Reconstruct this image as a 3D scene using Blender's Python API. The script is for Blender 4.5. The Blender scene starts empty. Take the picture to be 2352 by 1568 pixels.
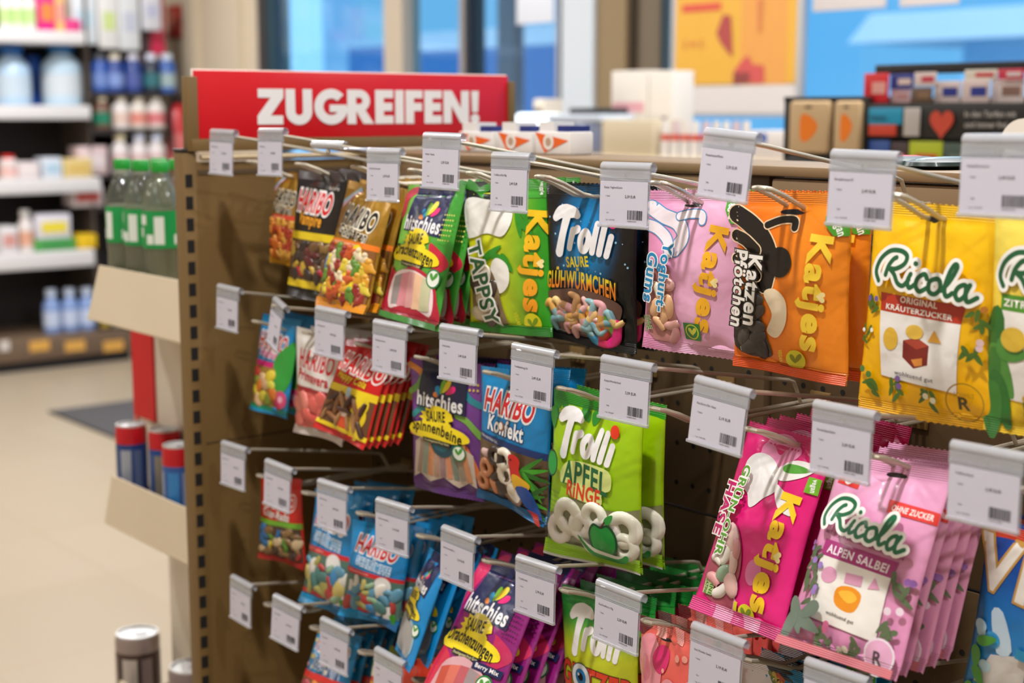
import bpy, bmesh, math, random
from mathutils import Vector, Matrix
# ------------------------------------------------------------------ camera, world, exposure
SC = bpy.context.scene
COL = SC.collection
PI = math.pi
SC.view_settings.view_transform = 'Standard'
SC.view_settings.look = 'None'
SC.view_settings.gamma = 1.0
SC.view_settings.use_curve_mapping = False
SC.view_settings.exposure = -0.48
CAM = Vector((1.94, -1.29, 1.46))
FPX = 3400.0
PITCH = math.atan(529 / FPX)
AZ = math.radians(39.2)
FH = Vector((-math.cos(AZ), math.sin(AZ), 0)); RT = Vector((math.sin(AZ), math.cos(AZ), 0)); ZZ = Vector((0, 0, 1))
FW = FH * math.cos(PITCH) - ZZ * math.sin(PITCH); UP = FH * math.sin(PITCH) + ZZ * math.cos(PITCH)
cd = bpy.data.cameras.new('camera'); co = bpy.data.objects.new('camera', cd); COL.objects.link(co)
co.matrix_world = Matrix.Translation(CAM) @ Matrix((RT, UP, -FW)).transposed().to_4x4()
cd.sensor_width = 36.0; cd.lens = 36.0 * FPX / 2352
cd.clip_start = 0.05; cd.clip_end = 200
cd.dof.use_dof = True; cd.dof.focus_distance = 1.5; cd.dof.aperture_fstop = 4.4
SC.camera = co
SC.cycles.max_bounces = 8; SC.cycles.transparent_max_bounces = 24
SC.cycles.use_denoising = True
SC.cycles.sample_clamp_indirect = 6.0

W = bpy.data.worlds.new('outdoor_sky'); SC.world = W; W.use_nodes = True
_n = W.node_tree.nodes; _l = W.node_tree.links
_bg = _n['Background']; _tc = _n.new('ShaderNodeTexCoord'); _sx = _n.new('ShaderNodeSeparateXYZ'); _cr = _n.new('ShaderNodeValToRGB')
_l.new(_tc.outputs['Generated'], _sx.inputs[0]); _l.new(_sx.outputs[2], _cr.inputs[0]); _l.new(_cr.outputs[0], _bg.inputs[0])
_cr.color_ramp.elements[0].color = (0.25, 0.60, 0.88, 1); _cr.color_ramp.elements[1].color = (0.12, 0.42, 0.80, 1)
_bg.inputs[1].default_value = 1.9

sn_ = bpy.data.lights.new('sun', 'SUN'); sn_.energy = 6.2; sn_.angle = .02; sn_.color = (1, .97, .95)
so_ = bpy.data.objects.new('sun', sn_); COL.objects.link(so_); so_.rotation_euler = (math.radians(48), 0, math.radians(12))

def lamp(name, loc, size, power, col=(1, .985, .985), rot=(0, 0, 0), sy=None, spread=None):
    l = bpy.data.lights.new(name, 'AREA'); l.energy = power; l.color = col
    l.shape = 'DISK' if sy is None else 'RECTANGLE'; l.size = size
    if sy: l.size_y = sy
    if spread: l.spread = spread
    o = bpy.data.objects.new(name, l); COL.objects.link(o); o.location = loc; o.rotation_euler = rot
    return o
# ceiling downlights over the aisle and unseen area lights added as soft fill
for x, y, p in ((1.05, -0.98, 62), (3.1, -1.0, 40), (-1.3, -1.0, 34), (0.2, 1.5, 48), (-3.2, 1.4, 60), (2.4, 1.5, 40), (-4.6, -0.6, 62), (-5.2, 1.7, 66)):
    lamp('ceiling_downlight', (x, y, 3.04), 0.11, p)
for x, y, p in ((0.4, -2.6, 9), (-3.0, -2.6, 26), (-3.4, 0.2, 42), (-0.8, 1.9, 42), (2.6, -3.2, 8)):
    lamp('added_fill_light', (x, y, 3.05), 1.2, p, (1, .98, .97), sy=0.6)

# ------------------------------------------------------------------ helpers
def at(px, py, Y=None, X=None, Z=None, d=None):
    r = FW + RT * ((px - 1176) / FPX) - UP * ((py - 784) / FPX)
    if Y is not None: t = (Y - CAM.y) / r.y
    elif X is not None: t = (X - CAM.x) / r.x
    elif Z is not None: t = (Z - CAM.z) / r.z
    else: t = d
    return CAM + r * t

def lin(h):
    h = h.lstrip('#')
    out = []
    for i in (0, 2, 4):
        c = int(h[i:i + 2], 16) / 255
        out.append(c / 12.92 if c <= .04045 else ((c + .055) / 1.055) ** 2.4)
    return (*out, 1)

MATS = {}
def mat(h, rough=.5, metal=0., coat=0., trans=0., emit=0., bump=0., bscale=60., name=None, spec=.5):
    key = (h, rough, metal, coat, trans, emit, bump, bscale)
    if key in MATS: return MATS[key]
    m = bpy.data.materials.new(name or 'paint_' + h); m.use_nodes = True
    nt = m.node_tree; b = nt.nodes['Principled BSDF']
    b.inputs['Base Color'].default_value = lin(h); b.inputs['Roughness'].default_value = rough
    b.inputs['Metallic'].default_value = metal; b.inputs['Coat Weight'].default_value = coat
    b.inputs['Coat Roughness'].default_value = .15
    b.inputs['Transmission Weight'].default_value = trans
    b.inputs['Specular IOR Level'].default_value = spec
    if emit:
        b.inputs['Emission Color'].default_value = lin(h); b.inputs['Emission Strength'].default_value = emit
    # slight tone variation and surface grain
    tc = nt.nodes.new('ShaderNodeTexCoord'); nz = nt.nodes.new('ShaderNodeTexNoise'); nz.inputs['Scale'].default_value = bscale
    nt.links.new(tc.outputs['Object'], nz.inputs['Vector'])
    if bump:
        bp = nt.nodes.new('ShaderNodeBump'); bp.inputs['Strength'].default_value = bump; bp.inputs['Distance'].default_value = .002
        nt.links.new(nz.outputs[0], bp.inputs['Height']); nt.links.new(bp.outputs[0], b.inputs['Normal'])
    else:
        mr = nt.nodes.new('ShaderNodeMapRange'); mr.inputs['To Min'].default_value = max(0, rough - .05); mr.inputs['To Max'].default_value = min(1, rough + .05)
        nt.links.new(nz.outputs[0], mr.inputs['Value']); nt.links.new(mr.outputs[0], b.inputs['Roughness'])
    MATS[key] = m
    return m

def clear(h='f4f6f8', gloss=.12, rough=.08, amount=.9, bump=0.0):
    """clear plastic film or pane: mostly see-through, with a glossy reflection"""
    key = ('clear', h, gloss, rough, amount, bump)
    if key in MATS: return MATS[key]
    m = bpy.data.materials.new('clear_plastic'); m.use_nodes = True
    nt = m.node_tree; nt.nodes.remove(nt.nodes['Principled BSDF']); out = nt.nodes['Material Output']
    tr = nt.nodes.new('ShaderNodeBsdfTransparent'); tr.inputs[0].default_value = lin(h)
    df = nt.nodes.new('ShaderNodeBsdfDiffuse'); df.inputs[0].default_value = lin(h)
    gl = nt.nodes.new('ShaderNodeBsdfGlossy'); gl.inputs[1].default_value = rough
    m1 = nt.nodes.new('ShaderNodeMixShader'); m1.inputs[0].default_value = amount
    nt.links.new(df.outputs[0], m1.inputs[1]); nt.links.new(tr.outputs[0], m1.inputs[2])
    m2 = nt.nodes.new('ShaderNodeMixShader'); fr = nt.nodes.new('ShaderNodeLayerWeight'); fr.inputs[0].default_value = .5
    pw = nt.nodes.new('ShaderNodeMath'); pw.operation = 'POWER'; pw.inputs[1].default_value = 5; nt.links.new(fr.outputs['Facing'], pw.inputs[0])
    mu = nt.nodes.new('ShaderNodeMath'); mu.operation = 'MULTIPLY_ADD'; mu.inputs[1].default_value = .7; mu.inputs[2].default_value = .03 + gloss * .3; mu.use_clamp = True
    nt.links.new(pw.outputs[0], mu.inputs[0]); nt.links.new(mu.outputs[0], m2.inputs[0])
    nt.links.new(m1.outputs[0], m2.inputs[1]); nt.links.new(gl.outputs[0], m2.inputs[2]); nt.links.new(m2.outputs[0], out.inputs[0])
    if bump:
        tc = nt.nodes.new('ShaderNodeTexCoord'); nz = nt.nodes.new('ShaderNodeTexNoise'); nz.inputs['Scale'].default_value = 70; nz.inputs['Detail'].default_value = 3
        bp = nt.nodes.new('ShaderNodeBump'); bp.inputs['Strength'].default_value = bump; bp.inputs['Distance'].default_value = .004
        nt.links.new(tc.outputs['Object'], nz.inputs['Vector']); nt.links.new(nz.outputs[0], bp.inputs['Height'])
        nt.links.new(bp.outputs[0], gl.inputs['Normal'])
    MATS[key] = m
    return m

def film(h, h2=None, mode='v', p0=0., p1=1., rough=.34, metal=0., sheen=.22):
    """printed foil: one or two printed colours over UV, crimped seals, soft creases"""
    key = ('film', h, h2, mode, p0, p1, rough, metal)
    if key in MATS: return MATS[key]
    m = bpy.data.materials.new('printed_film_' + h); m.use_nodes = True
    nt = m.node_tree; N = nt.nodes.new; L = nt.links.new; b = nt.nodes['Principled BSDF']
    b.inputs['Roughness'].default_value = rough; b.inputs['Metallic'].default_value = metal
    b.inputs['Coat Weight'].default_value = sheen; b.inputs['Coat Roughness'].default_value = .1
    uv = N('ShaderNodeTexCoord'); sx = N('ShaderNodeSeparateXYZ'); L(uv.outputs['UV'], sx.inputs[0])
    if h2:
        mr = N('ShaderNodeMapRange'); mr.interpolation_type = 'SMOOTHSTEP'
        mr.inputs['From Min'].default_value = p0; mr.inputs['From Max'].default_value = p1
        if mode == 'v': L(sx.outputs[1], mr.inputs['Value'])
        elif mode == 'u': L(sx.outputs[0], mr.inputs['Value'])
        else:
            vm = N('ShaderNodeVectorMath'); vm.operation = 'DISTANCE'; vm.inputs[1].default_value = (mode[0], mode[1], 0)
            L(uv.outputs['UV'], vm.inputs[0]); L(vm.outputs['Value'], mr.inputs['Value'])
        mx = N('ShaderNodeMix'); mx.data_type = 'RGBA'; mx.inputs['A'].default_value = lin(h); mx.inputs['B'].default_value = lin(h2)
        L(mr.outputs[0], mx.inputs['Factor']); L(mx.outputs['Result'], b.inputs['Base Color'])
    else:
        b.inputs['Base Color'].default_value = lin(h)
    # crimp lines on the seals (v near 0 or 1) + fine creases
    wv = N('ShaderNodeMath'); wv.operation = 'MULTIPLY'; wv.inputs[1].default_value = 620; L(sx.outputs[1], wv.inputs[0])
    sn = N('ShaderNodeMath'); sn.operation = 'SINE'; L(wv.outputs[0], sn.inputs[0])
    d1 = N('ShaderNodeMath'); d1.operation = 'SUBTRACT'; d1.inputs[1].default_value = .5; L(sx.outputs[1], d1.inputs[0])
    ab = N('ShaderNodeMath'); ab.operation = 'ABSOLUTE'; L(d1.outputs[0], ab.inputs[0])
    gt = N('ShaderNodeMath'); gt.operation = 'GREATER_THAN'; gt.inputs[1].default_value = .435; L(ab.outputs[0], gt.inputs[0])
    mm = N('ShaderNodeMath'); mm.operation = 'MULTIPLY'; L(sn.outputs[0], mm.inputs[0]); L(gt.outputs[0], mm.inputs[1])
    nz = N('ShaderNodeTexNoise'); nz.inputs['Scale'].default_value = 38; nz.inputs['Detail'].default_value = 2.5; L(uv.outputs['Object'], nz.inputs['Vector'])
    m3 = N('ShaderNodeMath'); m3.operation = 'MULTIPLY_ADD'; m3.inputs[1].default_value = .35; L(mm.outputs[0], m3.inputs[0]); L(nz.outputs[0], m3.inputs[2])
    nz2 = N('ShaderNodeTexNoise'); nz2.inputs['Scale'].default_value = 16; nz2.inputs['Detail'].default_value = 1.5; nz2.inputs['Distortion'].default_value = 1.2; L(uv.outputs['Object'], nz2.inputs['Vector'])
    m4 = N('ShaderNodeMath'); m4.operation = 'MULTIPLY_ADD'; m4.inputs[1].default_value = 1.6; L(nz2.outputs[0], m4.inputs[0]); L(m3.outputs[0], m4.inputs[2]); m3 = m4
    bp = N('ShaderNodeBump'); bp.inputs['Strength'].default_value = .5; bp.inputs['Distance'].default_value = .003
    L(m3.outputs[0], bp.inputs['Height']); L(bp.outputs[0], b.inputs['Normal']); L(bp.outputs[0], b.inputs['Coat Normal'])
    MATS[key] = m
    return m

class MB:
    """mesh collector: shapes -> one mesh object with several material slots"""
    def __init__(s): s.v = []; s.f = []; s.m = []; s.mats = []; s.uv = None
    def mi(s, m):
        if m not in s.mats: s.mats.append(m)
        return s.mats.index(m)
    def add(s, vs, fs, m):
        o = len(s.v); s.v += [tuple(v) for v in vs]; k = s.mi(m)
        for f in fs: s.f.append(tuple(i + o for i in f)); s.m.append(k)
    def box(s, a, b, m, bev=0):
        (x0, y0, z0), (x1, y1, z1) = a, b
        vs = [(x0, y0, z0), (x1, y0, z0), (x1, y1, z0), (x0, y1, z0), (x0, y0, z1), (x1, y0, z1), (x1, y1, z1), (x0, y1, z1)]
        s.add(vs, [(0, 3, 2, 1), (4, 5, 6, 7), (0, 1, 5, 4), (1, 2, 6, 5), (2, 3, 7, 6), (3, 0, 4, 7)], m)
    def rbox(s, a, b, m, r=.004, seg=2):
        bm = bmesh.new(); bmesh.ops.create_cube(bm, size=1)
        for v in bm.verts: v.co = Vector(((a[i] + b[i]) / 2 + v.co[i] * (b[i] - a[i]) for i in range(3)))
        bmesh.ops.bevel(bm, geom=list(bm.edges), offset=r, segments=seg, profile=.5, affect='EDGES')
        bm.verts.index_update(); s.add([v.co.copy() for v in bm.verts], [[v.index for v in f.verts] for f in bm.faces], m); bm.free()
    def tube(s, pts, r, m, seg=10, caps=True):
        pts = [Vector(p) for p in pts]; n = len(pts); rs = r if isinstance(r, (list, tuple)) else [r] * n
        vs = []; prev = None
        for i, p in enumerate(pts):
            t = (pts[min(i + 1, n - 1)] - pts[max(i - 1, 0)]).normalized()
            if prev is None:
                a = Vector((0, 0, 1)) if abs(t.z) < .9 else Vector((1, 0, 0)); u = t.cross(a).normalized()
            else: u = (prev - t * prev.dot(t)).normalized()
            prev = u; w = t.cross(u)
            for k in range(seg):
                an = 2 * PI * k / seg; vs.append(p + (u * math.cos(an) + w * math.sin(an)) * rs[i])
        fs = [(i * seg + k, i * seg + (k + 1) % seg, (i + 1) * seg + (k + 1) % seg, (i + 1) * seg + k) for i in range(n - 1) for k in range(seg)]
        if caps: fs += [tuple(range(seg))[::-1], tuple((n - 1) * seg + k for k in range(seg))]
        s.add(vs, fs, m)
    def lathe(s, prof, m, c=(0, 0, 0), seg=20, sx=1, sy=1):
        vs = []; fs = []; n = len(prof)
        for (r, z) in prof:
            for k in range(seg):
                a = 2 * PI * k / seg; vs.append((c[0] + r * math.cos(a) * sx, c[1] + r * math.sin(a) * sy, c[2] + z))
        for i in range(n - 1):
            for k in range(seg): fs.append((i * seg + k, i * seg + (k + 1) % seg, (i + 1) * seg + (k + 1) % seg, (i + 1) * seg + k))
        s.add(vs, fs, m)
    def build(s, name, parent=None, smooth=True, loc=None, rot=None):
        me = bpy.data.meshes.new(name); me.from_pydata(s.v, [], s.f); me.update()
        for m in s.mats: me.materials.append(m)
        me.polygons.foreach_set('material_index', s.m)
        if smooth:
            me.polygons.foreach_set('use_smooth', [True] * len(s.f)); me.set_sharp_from_angle(angle=math.radians(40))
        if s.uv:
            ul = me.uv_layers.new(name='UVMap'); dat = []
            for lp in me.loops: dat += s.uv[lp.vertex_index]
            ul.data.foreach_set('uv', dat)
        o = bpy.data.objects.new(name, me); COL.objects.link(o)
        if parent: o.parent = parent
        if loc: o.location = loc
        if rot: o.rotation_euler = rot
        return o

def tag(o, label, cat, group=None, kind=None):
    if label: o['label'] = label
    if cat: o['category'] = cat
    if group: o['group'] = group
    if kind: o['kind'] = kind
    return o
def empty(name, loc=(0, 0, 0), rotz=0):
    o = bpy.data.objects.new(name, None); COL.objects.link(o); o.location = loc; o.rotation_euler = (0, 0, rotz); o.empty_display_size = .02
    return o
def struct(o): o['kind'] = 'structure'; return o
def copy_tree(o, parent=None):
    c = o.copy(); COL.objects.link(c)
    if parent: c.parent = parent
    for ch in list(o.children): copy_tree(ch, c)
    return c

# ------------------------------------------------------------------ lettering from the built-in font
_TX = {}
def glyphs(s, off, sp=1.0):
    key = (s, round(off, 4), sp)
    if key in _TX: return _TX[key]
    c = bpy.data.curves.new('lettering', 'FONT'); c.body = s; c.size = 1; c.offset = off; c.space_character = sp
    c.dimensions = '2D'; c.fill_mode = 'BOTH'; c.resolution_u = 4
    o = bpy.data.objects.new('lettering', c); COL.objects.link(o)
    dg = bpy.context.evaluated_depsgraph_get(); dg.update()
    me = o.evaluated_get(dg).to_mesh(); bm = bmesh.new(); bm.from_mesh(me); bmesh.ops.triangulate(bm, faces=list(bm.faces))
    bm.verts.index_update()
    r = ([(v.co.x, v.co.y) for v in bm.verts], [tuple(v.index for v in f.verts) for f in bm.faces])
    bm.free(); o.evaluated_get(dg).to_mesh_clear(); bpy.data.objects.remove(o); bpy.data.curves.remove(c)
    _TX[key] = r
    return r

def spline(pts, n=6, closed=False):
    P = [Vector((*p, 0)) for p in pts]; k = len(P); out = []
    rng = range(k) if closed else range(k - 1)
    for i in rng:
        g = (lambda j: P[j % k]) if closed else (lambda j: P[max(0, min(k - 1, j))])
        a, b, c, d = g(i - 1), g(i), g(i + 1), g(i + 2)
        for q in range(n):
            t = q / n
            v = .5 * ((2 * b) + (c - a) * t + (2 * a - 5 * b + 4 * c - d) * t * t + (3 * b - a - 3 * c + d) * t ** 3)
            out.append((v.x, v.y))
    if not closed: out.append(tuple(pts[-1]))
    return out

def ribbon(pts, w, closed=False, cap=True):
    """2-D stroke of width w (number or per-point list) -> verts, faces"""
    n = len(pts); ws = w if isinstance(w, (list, tuple)) else [w] * n
    if len(ws) != n: ws = [ws[0] + (ws[-1] - ws[0]) * i / (n - 1) if len(ws) == 2 else ws[min(len(ws) - 1, int(i * len(ws) / n))] for i in range(n)]
    vs = []; fs = []
    for i in range(n):
        a = pts[(i - 1) % n if closed else max(i - 1, 0)]; b = pts[(i + 1) % n if closed else min(i + 1, n - 1)]
        dx, dy = b[0] - a[0], b[1] - a[1]; L = math.hypot(dx, dy) or 1
        nx, ny = -dy / L, dx / L; h = ws[i] / 2
        vs += [(pts[i][0] + nx * h, pts[i][1] + ny * h), (pts[i][0] - nx * h, pts[i][1] - ny * h)]
    for i in range(n if closed else n - 1):
        j = (i + 1) % n; fs.append((2 * i, 2 * i + 1, 2 * j + 1, 2 * j))
    if cap and not closed:
        for e, (px, py) in ((0, pts[0]), (n - 1, pts[-1])):
            o = len(vs); h = ws[e] / 2
            vs += [(px + h * math.cos(2 * PI * k / 14), py + h * math.sin(2 * PI * k / 14)) for k in range(14)]
            fs.append(tuple(range(o, o + 14)))
    return vs, fs

RICOLA = [([(.04, .84), (.0, .62), (.03, .3), (.12, .05), (.23, .0), (.3, .1), (.29, .3), (.21, .46), (.14, .48)], 0), ([(.14, .48), (.20, .6), (.25, .8), (.31, .84), (.36, .66)], 0),
          ([(.11, .66), (.13, .42), (.17, .24), (.2, .18)], 0), ([(.37, .52), (.35, .7), (.375, .86), (.43, .74)], 0), ([(.395, .24), (.402, .25)], 0),
          ([(.53, .56), (.5, .46), (.445, .58), (.435, .78), (.48, .9), (.545, .78)], 0), ([(.62, .52), (.56, .62), (.565, .84), (.62, .9), (.665, .76), (.655, .58)], 1),
          ([(.68, .78), (.745, .5), (.79, .16), (.765, .1), (.73, .3), (.705, .7), (.73, .9), (.78, .8)], 0),
          ([(.885, .56), (.83, .62), (.805, .8), (.84, .94), (.89, .8)], 1), ([(.92, .54), (.895, .78), (.92, .95), (.99, .82)], 0)]
TROLLI = [([(.05, .24), (.12, .13), (.22, .09), (.34, .1), (.4, .15)], [.11, .17, .18, .15, .09], 0), ([(.24, .16), (.2, .5), (.15, .92)], [.13, .115, .135], 0),
          ([(.365, .44), (.325, .8)], [.095, .085], 0), ([(.375, .47), (.43, .41)], [.09, .11], 0),
          ([(.565, .43), (.5, .58), (.525, .78), (.59, .77), (.63, .56)], .095, 1), ([(.735, .26), (.695, .81)], [.088, .085], 0), ([(.85, .26), (.80, .82)], [.088, .085], 0),
          ([(.955, .47), (.91, .84)], [.085, .085], 0)]
# ------------------------------------------------------------------ the shop room
def simple(name, a, b, m, bev=0):
    mb = MB(); (mb.rbox(a, b, m, bev) if bev else mb.box(a, b, m)); return mb.build(name, smooth=bool(bev))
def tile_floor():
    m = bpy.data.materials.new('beige_floor_tiles'); m.use_nodes = True; nt = m.node_tree; b = nt.nodes['Principled BSDF']
    tc = nt.nodes.new('ShaderNodeTexCoord'); br = nt.nodes.new('ShaderNodeTexBrick'); nz = nt.nodes.new('ShaderNodeTexNoise')
    br.offset = 0; br.inputs['Scale'].default_value = 1; br.inputs['Brick Width'].default_value = .6; br.inputs['Row Height'].default_value = .6; br.inputs['Mortar Size'].default_value = .004
    br.inputs['Color1'].default_value = lin('ae9f89'); br.inputs['Color2'].default_value = lin('a99a83'); br.inputs['Mortar'].default_value = lin('a8957c')
    nt.links.new(tc.outputs['Object'], br.inputs['Vector']); nt.links.new(br.outputs['Color'], b.inputs['Base Color'])
    b.inputs['Roughness'].default_value = .38
    return m
WALL = mat('cbbda6', .8); DARK = mat('2a2624', .6); BROWN = mat('735930', .55, bump=.05, bscale=300, name='brown_powder_coat')
struct(simple('floor', (-7, -4.2, -.1), (4.6, 3.2, 0), tile_floor()))
struct(simple('ceiling', (-7, -4.2, 3.1), (4.6, 3.3, 3.2), mat('e6e2da', .9)))
struct(simple('wall_left', (-7, -4.2, 0), (-6.88, 3.2, 3.1), WALL))
struct(simple('wall_right', (4.5, -4.2, 0), (4.6, 3.2, 3.1), WALL))
struct(simple('wall_rear', (-7, -4.2, 0), (4.6, -4.1, 3.1), WALL))
FY = 3.1
def xs(px): return at(px, 120, Y=FY).x
mb = MB(); mb.box((-6.9, FY, 0), (xs(599), FY + .2, 3.1), WALL); mb.box((xs(445), FY - .05, 0), (xs(462), FY, 3.1), WALL); mb.box((xs(485), FY - .03, 0), (xs(560), FY, 3.1), WALL)
mb.box((xs(1378), FY - .02, 0), (xs(1445), FY + .2, 3.1), mat('8a7555', .7)); mb.box((xs(1452), FY + .02, 0), (xs(1508), FY + .2, 3.1), mat('6f6250', .7)); mb.box((xs(1440), FY, 0), (xs(1456), FY + .2, 3.1), mat('3a2c1c', .7))
mb.box((xs(599), FY, 2.7), (4.5, FY + .2, 3.1), WALL); mb.box((xs(1508), FY, 0), (4.5, FY + .2, .95), WALL)
struct(mb.build('wall_back', smooth=False))
# glazed door and side lights
wd = struct(empty('door_1', (0, 0, 0)))
def bars(name, lst, parent, z0, z1):
    mb = MB()
    for a, c, col, dep in lst: mb.box((xs(a), FY - dep, z0), (xs(c), FY + .08, z1), mat(col, .5))
    return mb.build(name, parent, smooth=False)
bars('door_frame', [(599, 614, '3f3a3a', .02), (614, 628, '28424c', 0), (893, 936, 'b9ab97', .03), (1062, 1074, '8f8a88', .02), (1074, 1084, '23262a', .02), (1284, 1292, '9aa0ac', .02), (1292, 1306, '14181a', .02), (1306, 1378, 'c9d2da', .04)], wd, 0, 2.7)  # second bar is no frame: dark blue paints the reflection in the glass
mb = MB(); mb.box((xs(628), FY + .03, .02), (xs(1290), FY + .036, 2.7), clear('cfe6f2', .1, .02, .97)); mb.build('glass', wd, smooth=False)
mb = MB(); mb.tube([(xs(908), FY - .06, 1.0), (xs(908), FY - .06, 1.4)], .012, mat('6b6258', .4, 1)); mb.build('door_handle', wd)
w2 = struct(empty('window_1'))
mb = MB(); mb.box((xs(1508), FY + .03, .95), (4.5, FY + .036, 2.7), clear('cfe8f6', .1, .02, .97)); mb.build('glass', w2, smooth=False)
mb = MB(); mb.box((xs(1508), FY - .02, .93), (4.5, FY + .1, .98), mat('c9d2da', .5)); mb.box((xs(1540), FY, .95), (xs(1548), FY + .08, 2.7), mat('8aa0b0', .5)); mb.build('window_frame', w2, smooth=False)
# outside
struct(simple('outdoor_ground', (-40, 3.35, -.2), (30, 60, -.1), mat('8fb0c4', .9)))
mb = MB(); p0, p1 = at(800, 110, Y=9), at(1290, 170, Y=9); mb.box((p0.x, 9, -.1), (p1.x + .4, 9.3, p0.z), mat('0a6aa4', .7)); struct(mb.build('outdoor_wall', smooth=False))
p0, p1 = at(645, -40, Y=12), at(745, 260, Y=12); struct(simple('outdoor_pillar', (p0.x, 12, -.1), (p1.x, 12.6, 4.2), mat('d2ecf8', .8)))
p0, p1 = at(935, 78, Y=7), at(1290, 100, Y=7); struct(simple('outdoor_beam', (p0.x, 7, p1.z), (p1.x, 7.12, p0.z), mat('cfd4dc', .7)))
p0, p1 = at(1142, -30, Y=6), at(1180, 260, Y=6); struct(simple('outdoor_column', (p0.x, 6, -.1), (p1.x, 6.1, 3.6), mat('3d4c5a', .7)))
mb = MB(); zs = at(2100, 32, Y=11).z, at(2100, 102, Y=11).z
a0, a1, b0 = at(1945, 100, Y=11), at(2000, 32, Y=11), at(2900, 60, Y=11)
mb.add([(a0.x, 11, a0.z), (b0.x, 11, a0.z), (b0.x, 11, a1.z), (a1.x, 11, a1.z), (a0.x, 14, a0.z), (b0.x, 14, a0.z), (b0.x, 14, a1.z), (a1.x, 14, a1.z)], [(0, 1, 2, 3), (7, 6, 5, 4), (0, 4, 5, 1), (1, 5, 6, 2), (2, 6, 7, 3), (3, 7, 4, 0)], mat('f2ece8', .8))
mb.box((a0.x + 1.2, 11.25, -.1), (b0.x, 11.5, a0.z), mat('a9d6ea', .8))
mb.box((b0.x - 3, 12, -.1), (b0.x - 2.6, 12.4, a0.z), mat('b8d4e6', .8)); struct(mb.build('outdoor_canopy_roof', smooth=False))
def bxY(px0, py0, px1, py1, Y, dep):
    p, q = at(px0, (py0 + py1) / 2, Y=Y), at(px1, (py0 + py1) / 2, Y=Y); m_ = (px0 + px1) / 2
    return (p.x, Y, at(m_, py1, Y=Y).z), (q.x, Y + dep, at(m_, py0, Y=Y).z)
def bxX(px0, py0, px1, py1, X, dep):
    p, q = at(px0, (py0 + py1) / 2, X=X), at(px1, (py0 + py1) / 2, X=X); m_ = (px0 + px1) / 2
    return (X - dep, p.y, at(m_, py1, X=X).z), (X, q.y, at(m_, py0, X=X).z)

# ------------------------------------------------------------------ sweets gondola
g = empty('gondola_shelving', (0, 0, 0)); tag(g, 'brown metal gondola shelving with end panel, slotted post and perforated back', 'shelving')
HT = 1.400
mb = MB(); mb.box((-.014, -.292, .06), (0, .292, HT - .012), BROWN); mb.build('end_panel', g, smooth=False)
mb = MB(); mb.box((-.002, -.29, .9745), (.0006, -.002, .9765), mat('4a3822', .7)); mb.build('panel_seam', g, smooth=False)
mb = MB(); mb.tube([(.002, -.285, HT - .006), (.002, .285, HT - .006)], .0045, mat('c9b491', .35, .3)); mb.box((-.014, -.29, HT - .03), (.0015, .29, HT - .024), mat('54432e', .6)); mb.build('top_rim', g)  # pale tube puts the lit look of the top edge into its colour
for yy in (-.301, .301):
    mb = MB(); mb.rbox((-.03, yy - .0115, 0), (0, yy + .0115, HT + .002), BROWN, .003); p = mb.build('upright_post', g)
    mb = MB(); mb.rbox((-.031, yy - .0125, HT + .002), (.001, yy + .0125, HT + .007), mat('1c1a18', .5), .002); mb.build('post_cap', p)
    if yy < 0:
        mb = MB()
        for k in range(42): z = 1.352 - .0313 * k; mb.box((-.004, -.3095, z), (.0005, -.2985, z + .0185), mat('100d0b', .9))
        mb.build('slots', p, smooth=False)
PAN = mat('4d3a20', .6, bump=.05, bscale=300, name='brown_back_panel')
for x0, x1 in ((.002, .792), (.83, 2.2)):
    mb = MB()
    for z0, z1 in ((.16, .572), (.575, .972), (.975, 1.318)): mb.rbox((x0, 0, z0), (x1, .016, z1), PAN, .002)
    p = mb.build('back_panel', g)
    mb = MB(); hm = mat('0c0908', 1)
    for i in range(int((x1 - x0 - .03) / .0275)):
        for z0, z1 in ((.575, .972), (.975, 1.318)):
            for j in range(int((z1 - z0 - .02) / .05)):
                cx, cz = x0 + .02 + .0275 * i, z0 + .03 + .05 * j
                mb.add([(cx + .0034 * math.cos(2 * PI * k / 10), -.0004, cz + .0034 * math.sin(2 * PI * k / 10)) for k in range(10)], [tuple(range(10))], hm)
    mb.build('perforation_pattern', p, smooth=False)
    mb = MB(); mb.rbox((x0 + .002, -.012, 1.33), (x1 - .002, .014, HT - .014), mat('7d6547', .5), .004); mb.build('top_rail', g)
mb = MB(); mb.rbox((.796, -.008, 0), (.826, .02, HT - .01), PAN, .003)
for k in range(12):
    z = 1.36 - .05 * k; mb.lathe([(.0001, 0), (.0035, 0), (.0035, .0006), (.0001, .0006)], mat('0c0908', 1), (0, 0, 0), 8)
    for i in range(len(mb.v) - 32, len(mb.v)): x, y, zz = mb.v[i]; mb.v[i] = (.803 + x, -.0082 - zz, z + y)
mb.build('middle_upright', g)
mb = MB(); mb.rbox((.0, -.016, HT - .012), (2.2, .13, HT), mat('806746', .5), .003); mb.build('top_deck', g)
mb = MB(); mb.rbox((.0, -.33, .02), (2.2, .33, .16), BROWN, .004); mb.build('base_plinth', g)

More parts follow.
